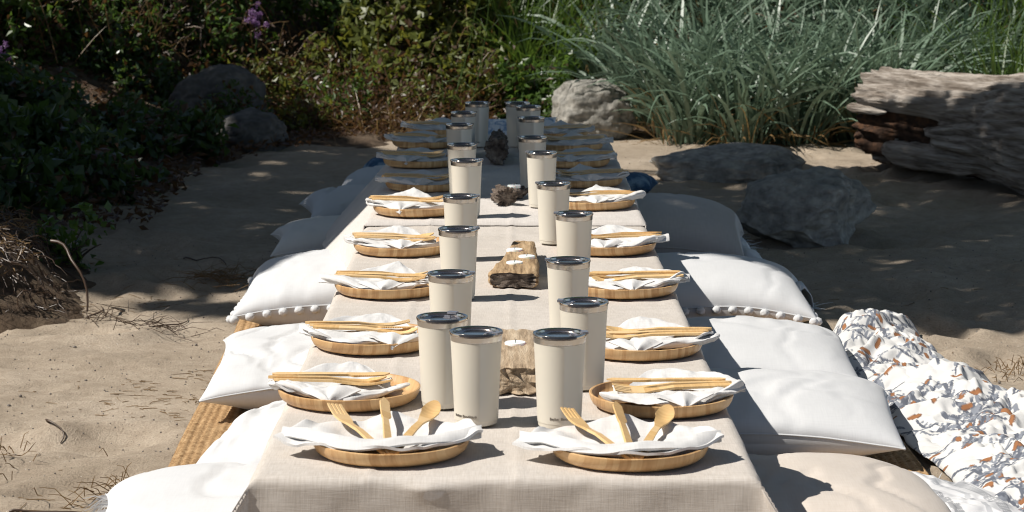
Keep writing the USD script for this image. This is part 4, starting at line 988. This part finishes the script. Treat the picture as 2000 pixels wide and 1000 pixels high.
def shrub(x, y, w, h, n, mtl, leaf, label, seed, dry=0, group=None):
    n = int(n * .62); dry *= .65; leaf = (leaf[0] * 1.3, leaf[1] * 1.3)
    r = np.random.default_rng(seed); z = float(gh(x, y))
    t = thing('shrub', label, 'shrub', (x, y, z), group=group)
    stems, ends = [], []
    for i in range(26):
        az = r.uniform(0, 2 * PI); el = r.uniform(.15, 1.0); e = np.array([w * .5 * math.cos(az) * math.sqrt(1 - el * el * .6) * r.uniform(.5, 1), w * .5 * math.sin(az) * math.sqrt(1 - el * el * .6) * r.uniform(.5, 1), h * el])
        q = np.linspace(0, 1, 7)[:, None]; b = np.array([r.normal(0, w * .08), r.normal(0, w * .08), -.03]); P = b + (e - b) * q + np.array([0, 0, h * .18]) * np.sin(q * PI)
        stems.append(tube(P, np.linspace(.006, .002, 7), 4, False)); ends.extend(P[2:])
    ends = np.array(ends)
    cl = ends[r.integers(0, len(ends), n // 14)] + r.normal(0, .055, (n // 14, 3)) * [w / .8, w / .8, 1]
    c = cl[r.integers(0, len(cl), n)] + r.normal(0, .028, (n, 3)); c[:, 2] = np.abs(c[:, 2]) 
    g = gh(c[:, 0] + x, c[:, 1] + y) - z; c[:, 2] += np.maximum(g, -.2)
    obj('stems', cat_(*stems), 'bark', t)
    k = n - int(n * dry)
    obj('foliage', leaf_cloud(c[:k], leaf[0], leaf[1], r, normal_bias=np.array([-.4, -.6, .7])), mtl, t)
    if h > .3 and n > 2000:           # young shoots: bigger bright leaves along stems that stand clear of the bush
        sc = []
        for q in range(int(9 * w / .8)):
            az = r.uniform(PI, 2 * PI); b = np.array([math.cos(az) * w * .4, math.sin(az) * w * .4, h * r.uniform(.3, .9)]); d = np.array([r.normal(0, .3), -abs(r.normal(.3, .2)), r.uniform(.3, 1)]); d /= np.linalg.norm(d)
            for m_ in np.linspace(0, .22, 10): sc.append(b + d * m_ + r.normal(0, .02, 3))
        sh = obj('shoots', leaf_cloud(np.array(sc), leaf[0] * 1.5, leaf[1] * 1.4, r, normal_bias=np.array([-.5, -.5, .7])), 'leaf_yellow' if seed % 3 else 'leaf_green', t); tag(sh, None, None, None, 'stuff')
    if dry: obj('dead_foliage', leaf_cloud(c[k:], leaf[0], leaf[1], r), 'leaf_dry', t)
    return t


SH = [  # x, y, width, height, leaves, material, leaf size, share of dead leaves, label
    (-2.95, 12.0, 1.0, .75, 5200, 'leaf_green', (.05, .03), .35, 'shrub of small green and rusty leaves at the far top left'),
    (-2.25, 12.7, 1.0, .7, 5200, 'leaf_green', (.05, .03), .3, 'green and brown shrub, second from the top left corner'),
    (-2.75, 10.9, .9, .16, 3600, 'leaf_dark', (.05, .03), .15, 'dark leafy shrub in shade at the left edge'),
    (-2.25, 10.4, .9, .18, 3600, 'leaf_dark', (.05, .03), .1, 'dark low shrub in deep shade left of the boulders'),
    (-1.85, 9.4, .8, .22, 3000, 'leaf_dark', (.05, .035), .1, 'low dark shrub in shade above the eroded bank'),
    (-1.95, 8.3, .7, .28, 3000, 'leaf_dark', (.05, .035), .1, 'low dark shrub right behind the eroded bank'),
    (-1.45, 12.9, .9, .75, 5200, 'leaf_green', (.04, .018), .15, 'fine leaved green shrub above the domed boulder'),
    (-.95, 13.1, .9, .8, 5000, 'leaf_green', (.045, .025), .08, 'tall dark green shrub left of the middle, under the purple flowers'),
    (-.45, 13.0, .9, .8, 5000, 'leaf_yellow', (.05, .03), .12, 'tall dark green shrub behind the left tumblers'),
    (-.62, 12.35, .6, .36, 2600, 'leaf_yellow', (.045, .03), .4, 'yellowing low shrub behind the far left plates'),
    (-.18, 12.45, .6, .42, 2800, 'leaf_yellow', (.04, .022), .3, 'yellow green low shrub right behind the farthest left tumblers'),
    (.12, 12.35, .55, .34, 2600, 'leaf_green', (.045, .026), .1, 'small green shrub right behind the head of the table'),
    (.35, 12.1, .4, .22, 1500, 'leaf_green', (.035, .02), .1, 'little green shrub left of the grey boulder'),
    (.05, 13.6, 1.0, .7, 5200, 'leaf_dark', (.05, .03), .05, 'dark green shrub behind the green grass at the top middle'),
    (.75, 14.0, 1.0, .6, 4200, 'leaf_green', (.05, .025), .05, 'green shrub behind the blue grass, right of the middle'),
    (1.7, 14.2, 1.2, .6, 4600, 'leaf_green', (.05, .025), .05, 'green shrub behind the blue grass, top right'),
    (2.8, 13.6, 1.2, .7, 4600, 'leaf_dark', (.05, .03), .15, 'dark shrub at the top right corner'),
    (-1.9, 13.6, 1.2, .7, 4800, 'leaf_dark', (.05, .03), .15, 'dark shrub at the back, top left'),
    (-3.0, 13.6, 1.2, .7, 4600, 'leaf_dark', (.05, .03), .2, 'dark shrub at the back, beyond the top left corner'),
    (-.42, 12.0, .5, .24, 2000, 'leaf_yellow', (.035, .022), .4, 'low yellow scrub directly behind the farthest left plate'),
    (-.85, 12.0, .5, .26, 2000, 'leaf_green', (.035, .02), .5, 'low rusty scrub left of the leaning dry stalks'),
    (-.6, 12.7, .7, .5, 3400, 'leaf_yellow', (.045, .026), .3, 'bright leaved shrub behind the leaning dry stalks'),
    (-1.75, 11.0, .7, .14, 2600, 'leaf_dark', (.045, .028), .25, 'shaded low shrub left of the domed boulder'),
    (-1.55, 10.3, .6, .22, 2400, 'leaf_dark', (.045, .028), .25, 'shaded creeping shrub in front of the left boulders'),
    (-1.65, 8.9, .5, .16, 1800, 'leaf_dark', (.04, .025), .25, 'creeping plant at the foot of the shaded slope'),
    (-1.2, 12.2, .6, .3, 2600, 'leaf_yellow', (.035, .018), .5, 'rusty green scrub above the right side of the domed boulder'),
    (-1.75, 12.35, .7, .4, 3200, 'leaf_green', (.04, .022), .45, 'rusty green scrub above the left side of the domed boulder'),
    (-2.6, 11.9, .8, .45, 3600, 'leaf_green', (.05, .03), .4, 'bramble with rusty leaves near the top left corner'),
    (-.85, 12.5, .6, .4, 2800, 'leaf_yellow', (.04, .022), .4, 'mixed green and rusty scrub right of the domed boulder'),
    (-1.05, 11.75, .4, .16, 1300, 'leaf_yellow', (.03, .016), .6, 'dead and yellow scrub right of the domed boulder'),
    (-1.35, 11.35, .45, .2, 1300, 'leaf_dark', (.035, .02), .4, 'low scrub of dark and dead leaves between the boulders on the left'),
]
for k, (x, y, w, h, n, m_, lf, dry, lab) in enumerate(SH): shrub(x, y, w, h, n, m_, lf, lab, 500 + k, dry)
c = np.column_stack([rg.uniform(-3.2, -.5, 9000), rg.uniform(8.0, 12.6, 9000)]); c = c[(c[:, 0] < -.6 - .45 * (11.6 - c[:, 1]).clip(0, 1.6) + .3 * fb(c[:, 0], c[:, 1], 2, 71))]
c = np.column_stack([c, gh(c[:, 0], c[:, 1]) + .03 + np.abs(rg.normal(0, .02, len(c)))])
tag(obj('leaf_litter', leaf_cloud(c, .045, .022, rg, flat=.6), 'leaf_dry'), 'dead leaves lying over the planted slope on the left', 'dead leaves', None, 'stuff')
for k, (px, py, w, h, n, m_, dry, lab) in enumerate([(250, 165, .6, .12, 2400, 'leaf_dark', .3, 'shaded creeping plant left of the domed boulder, up the slope'), (330, 205, .5, .1, 2000, 'leaf_dark', .3, 'shaded creeping plant against the foot of the domed boulder'), (215, 95, .5, .2, 2200, 'leaf_green', .4, 'sunlit scrub of green and rusty leaves left of the rusty dead stalks'), (300, 70, .5, .2, 2200, 'leaf_green', .5, 'rusty sunlit scrub around the rusty dead stalks'), (130, 60, .5, .22, 2200, 'leaf_green', .35, 'sunlit green scrub near the top left corner'),
        (40, 110, .5, .2, 2200, 'leaf_green', .4, 'sunlit scrub by the purple flower at the left edge'), (270, 15, .6, .25, 2400, 'leaf_green', .35, 'sunlit green scrub at the top, left of the domed boulder'), (410, 80, .5, .2, 2200, 'leaf_green', .35, 'sunlit scrub just above the domed boulder'), (180, 10, .6, .25, 2400, 'leaf_green', .3, 'sunlit green scrub at the top edge near the left corner')]):
    p = onground(px, py); shrub(p[0], p[1], w, h, n, m_, (.04, .025), lab, 560 + k, dry)
tang = []
for k in range(260):
    px, py = rg.uniform(-10, 1000), rg.uniform(10, 250)
    if py > 140 and px < 560: continue
    p = onground(px, py); q = np.linspace(0, 1, 7)[:, None]; az = rg.uniform(0, 2 * PI); L = rg.uniform(.12, .4); H = rg.uniform(.08, .42)
    P = p + np.array([math.cos(az), math.sin(az) * .5, 0]) * L * q + np.array([0, -.1, 0]) + np.array([0, 0, 1]) * (H * np.sin(q * rg.uniform(1.2, 2.8)) + .05); w = rg.uniform(.0014, .003)
    tang.append(tube(P, np.linspace(w, w * .5, 7), 4, False))
tag(obj('dead_stems', cat_(*tang), 'blade_dry'), 'tangle of dry pale stems running through the shrubs behind the table', 'dead stems', None, 'stuff')
# ivy like plant overhanging the bank
shrub(-1.42, 7.15, .3, .12, 380, 'leaf_green', (.03, .02), 'small green weed on the rim of the eroded bank', 541, 0)
shrub(-1.62, 5.95, .3, .14, 320, 'leaf_green', (.025, .012), 'small weed with dry stalks at the foot of the bank', 542, .5)


def stalk(label, px, base_y, y, top_py, lean, n=1, thick=.0035, mtl='blade_dry', flower=None, leafs=0):
    """Tall dead stem rising from the planting. The base is found on the ground at distance y."""
    x = (px - 987) / FPX * y; z = float(gh(x, y)); zt = CAM_H - y * math.tan(PITCH + math.atan((top_py - 500) / FPX))
    t = thing('dry_stalk' if not flower else 'flower_stalk', label, 'stalk' if not flower else 'flower', (x, y, z))
    q = np.linspace(0, 1, 10)[:, None]; H = max(zt - z, .1)
    P = np.array([lean * H, 0, H]) * q + np.array([.02, 0, 0]) * np.sin(q * PI)
    r = np.random.default_rng(int(px)); parts = [tube(P, np.linspace(thick, thick * .4, 10), 5)]
    for k in range(leafs):
        i = r.integers(3, 10); d = np.array([r.normal(), r.normal() * .6, r.uniform(.2, 1)]); d /= np.linalg.norm(d); parts.append(tube([P[i], P[i] + d * .05, P[i] + d * .09 + [0, 0, .015]], [.0018, .0014, .0008], 4, False))
    obj('stem', cat_(*parts), mtl, t, smooth=True)
    if flower:
        for k in range(7):
            c = P[-1] + r.normal(0, .022, 3); pts_ = c + r.normal(0, .008, (46, 3)); obj('flower_head', leaf_cloud(pts_, .016, .006, r), 'petal', t)
    return t


stalk('straight pale dry stalk leaning left behind the far left plates', 775, 250, 11.6, 95, -.2, leafs=3)
stalk('second pale dry stalk beside the leaning one', 792, 250, 11.7, 170, -.12, leafs=2)
stalk('yellow green stalk rising to the right behind the farthest left tumblers', 862, 230, 11.9, 20, .28, mtl='blade_green', leafs=8, thick=.004)
stalk('yellow green bent stalk behind the farthest left tumblers', 905, 200, 12.0, 5, .2, mtl='blade_green', leafs=9, thick=.004)
stalk('short yellow stalk left of the farthest tumblers', 858, 230, 11.8, 110, 0, mtl='blade_green', leafs=4)
stalk('rusty dead stalk above the dark boulders', 262, 150, 12.0, 0, .1, mtl='root_tone', leafs=9)
stalk('rusty dead stalk nearer the top left corner', 300, 150, 12.1, 10, .15, mtl='root_tone', leafs=9)
stalk('rusty dead stalk right of the other two', 360, 120, 12.1, 5, -.05, mtl='root_tone', leafs=7)
stalk('pale arching stalk above the domed boulder', 400, 140, 12.2, 60, .5, mtl='blade_green', leafs=3)
stalk('stalk of small purple flowers at the top, left of the middle', 490, 100, 12.4, 22, .08, mtl='blade_green', flower=True)
stalk('second purple flower stalk, just below and left of the first', 476, 100, 12.3, 45, .2, mtl='blade_green', flower=True)
stalk('purple flower stalk at the left edge', 8, 120, 11.4, 105, -.1, mtl='blade_green', flower=True)

# ------------------------------------------------------------------ litter on the sand
def tuft(label, px, py, n, mtl, ln, name='dry_tuft'):
    p = onground(px, py); r = np.random.default_rng(int(px + py)); t = []
    for k in range(n):
        z = float(gh(p[0], p[1])); s = np.array([p[0] + r.normal(0, .05), p[1] + r.normal(0, .06), 0]); s[2] = gh(s[0], s[1]) + r.uniform(.002, .02); az = r.uniform(0, 2 * PI); L = ln * r.uniform(.4, 1.2)
        e = s + [L * math.cos(az), L * math.sin(az), r.uniform(-.005, .035)]; e[2] = max(e[2], float(gh(e[0], e[1])) + .002)
        t.append(tube([s, (s + e) / 2 + [0, 0, r.uniform(0, .015)], e], [.0012, .001, .0005], 3, False))
    return tag(obj(name, cat_(*t), mtl), label, 'dry grass', None, 'stuff')


tuft('tuft of pulled dry straw on the sand left of the pompom pillow', 440, 552, 110, 'blade_dry', .11)
tuft('loose heap of dry twigs at mid left on the sand', 205, 628, 28, 'root_tone', .1)
tuft('matted dry twigs on the sand left of the pompom pillow, nearer the bank', 300, 640, 40, 'root_tone', .11)
tuft('wisp of dry straw on the sand at the right edge', 1988, 728, 60, 'blade_dry', .03)
tuft('bunch of dry straw at the bottom left corner by the fringe', 255, 985, 110, 'blade_dry', .06)
tuft('thin dry weed at the left edge of the sand', 4, 895, 40, 'blade_dry', .035)
r = np.random.default_rng(99); st = []
dens = [(-1.6, -.62, 4.1, 7.4, 900, .04), (-.95, -.68, 4.0, 5.6, 800, .03), (.9, 2.2, 5.0, 7.0, 120, .03), (-.8, .9, 9.6, 11.8, 500, .06), (.6, 2.0, 9.8, 11.6, 350, .05)]
for x0, x1, y0, y1, n, L in dens:
    x, y = r.uniform(x0, x1, n), r.uniform(y0, y1, n); keep = fb(x, y, 3.0, 51) + r.uniform(-.1, .1, n) > .05; x, y = x[keep], y[keep]
    for a, b_ in zip(x, y):
        az = r.uniform(0, 2 * PI) if r.random() < .5 else r.normal(0, .5); l = L * r.uniform(.15, 1.0) ** 1.5 * 1.2; p = np.array([[a + l * k * math.cos(az) + r.normal(0, .004), b_ + l * k * math.sin(az), 0] for k in (-.5, 0, .5)])
        p[:, 2] = gh(p[:, 0], p[:, 1]) + [.001, .002, .001]; 
        w = r.uniform(.0005, .0012); st.append(tube(p, [w, w, w * .6], 3, False))
tag(obj('straw', cat_(*st), 'blade_dry'), 'bits of dry straw strewn over the sand', 'straw', None, 'stuff')
ic = trimesh.creation.icosphere(1, 1.0); gr = []
x = np.concatenate([r.uniform(-1.7, -.7, 1100), r.uniform(.8, 2.3, 900), r.uniform(.5, 2.2, 500)]); y = np.concatenate([r.uniform(4.0, 8, 1100), r.uniform(4.4, 8, 900), r.uniform(9.5, 11.6, 500)])
for a, b_ in zip(x, y):
    s = r.uniform(.001, .0026) * (2 if r.random() < .03 else 1); v = ic.vertices * s * r.uniform(.6, 1.2, 3); gr.append(trimesh.Trimesh(v + [a, b_, float(gh(a, b_)) + s * .3], ic.faces, process=False))
tag(obj('grit', cat_(*gr), 'grit', smooth=True), 'grit and tiny shells scattered on the sand', 'grit', None, 'stuff')
for k, (px, py, az, L, lab) in enumerate([(400, 520, -.4, .18, 'bare twig on the shaded sand left of the pompom pillow'), (108, 845, -.7, .06, 'short dark twig on the sand at the lower left'), (185, 600, 1.4, .09, 'curved pale twig standing in the sand by the matted twigs'), (330, 625, .9, .14, 'forked thin twig on the matted twigs'), (1440, 470, .3, .1, 'small twig on the shaded sand left of the rounded boulder'), (90, 998, .0, .15, 'reddish twig at the bottom left edge')]):
    p = at(px, py, 0); q = np.linspace(-.5, .5, 9); P = np.column_stack([p[0] + L * q * math.cos(az), p[1] + L * q * math.sin(az) * 2, 0 * q]); P[:, 2] = gh(P[:, 0], P[:, 1]) + .003 + .006 * (.25 - q * q); P[:, 0] += .012 * np.sin(q * 7)
    tag(obj('twig', tube(P, np.linspace(.0028, .0014, 9), 6), 'root_tone', smooth=True), lab, 'twig')
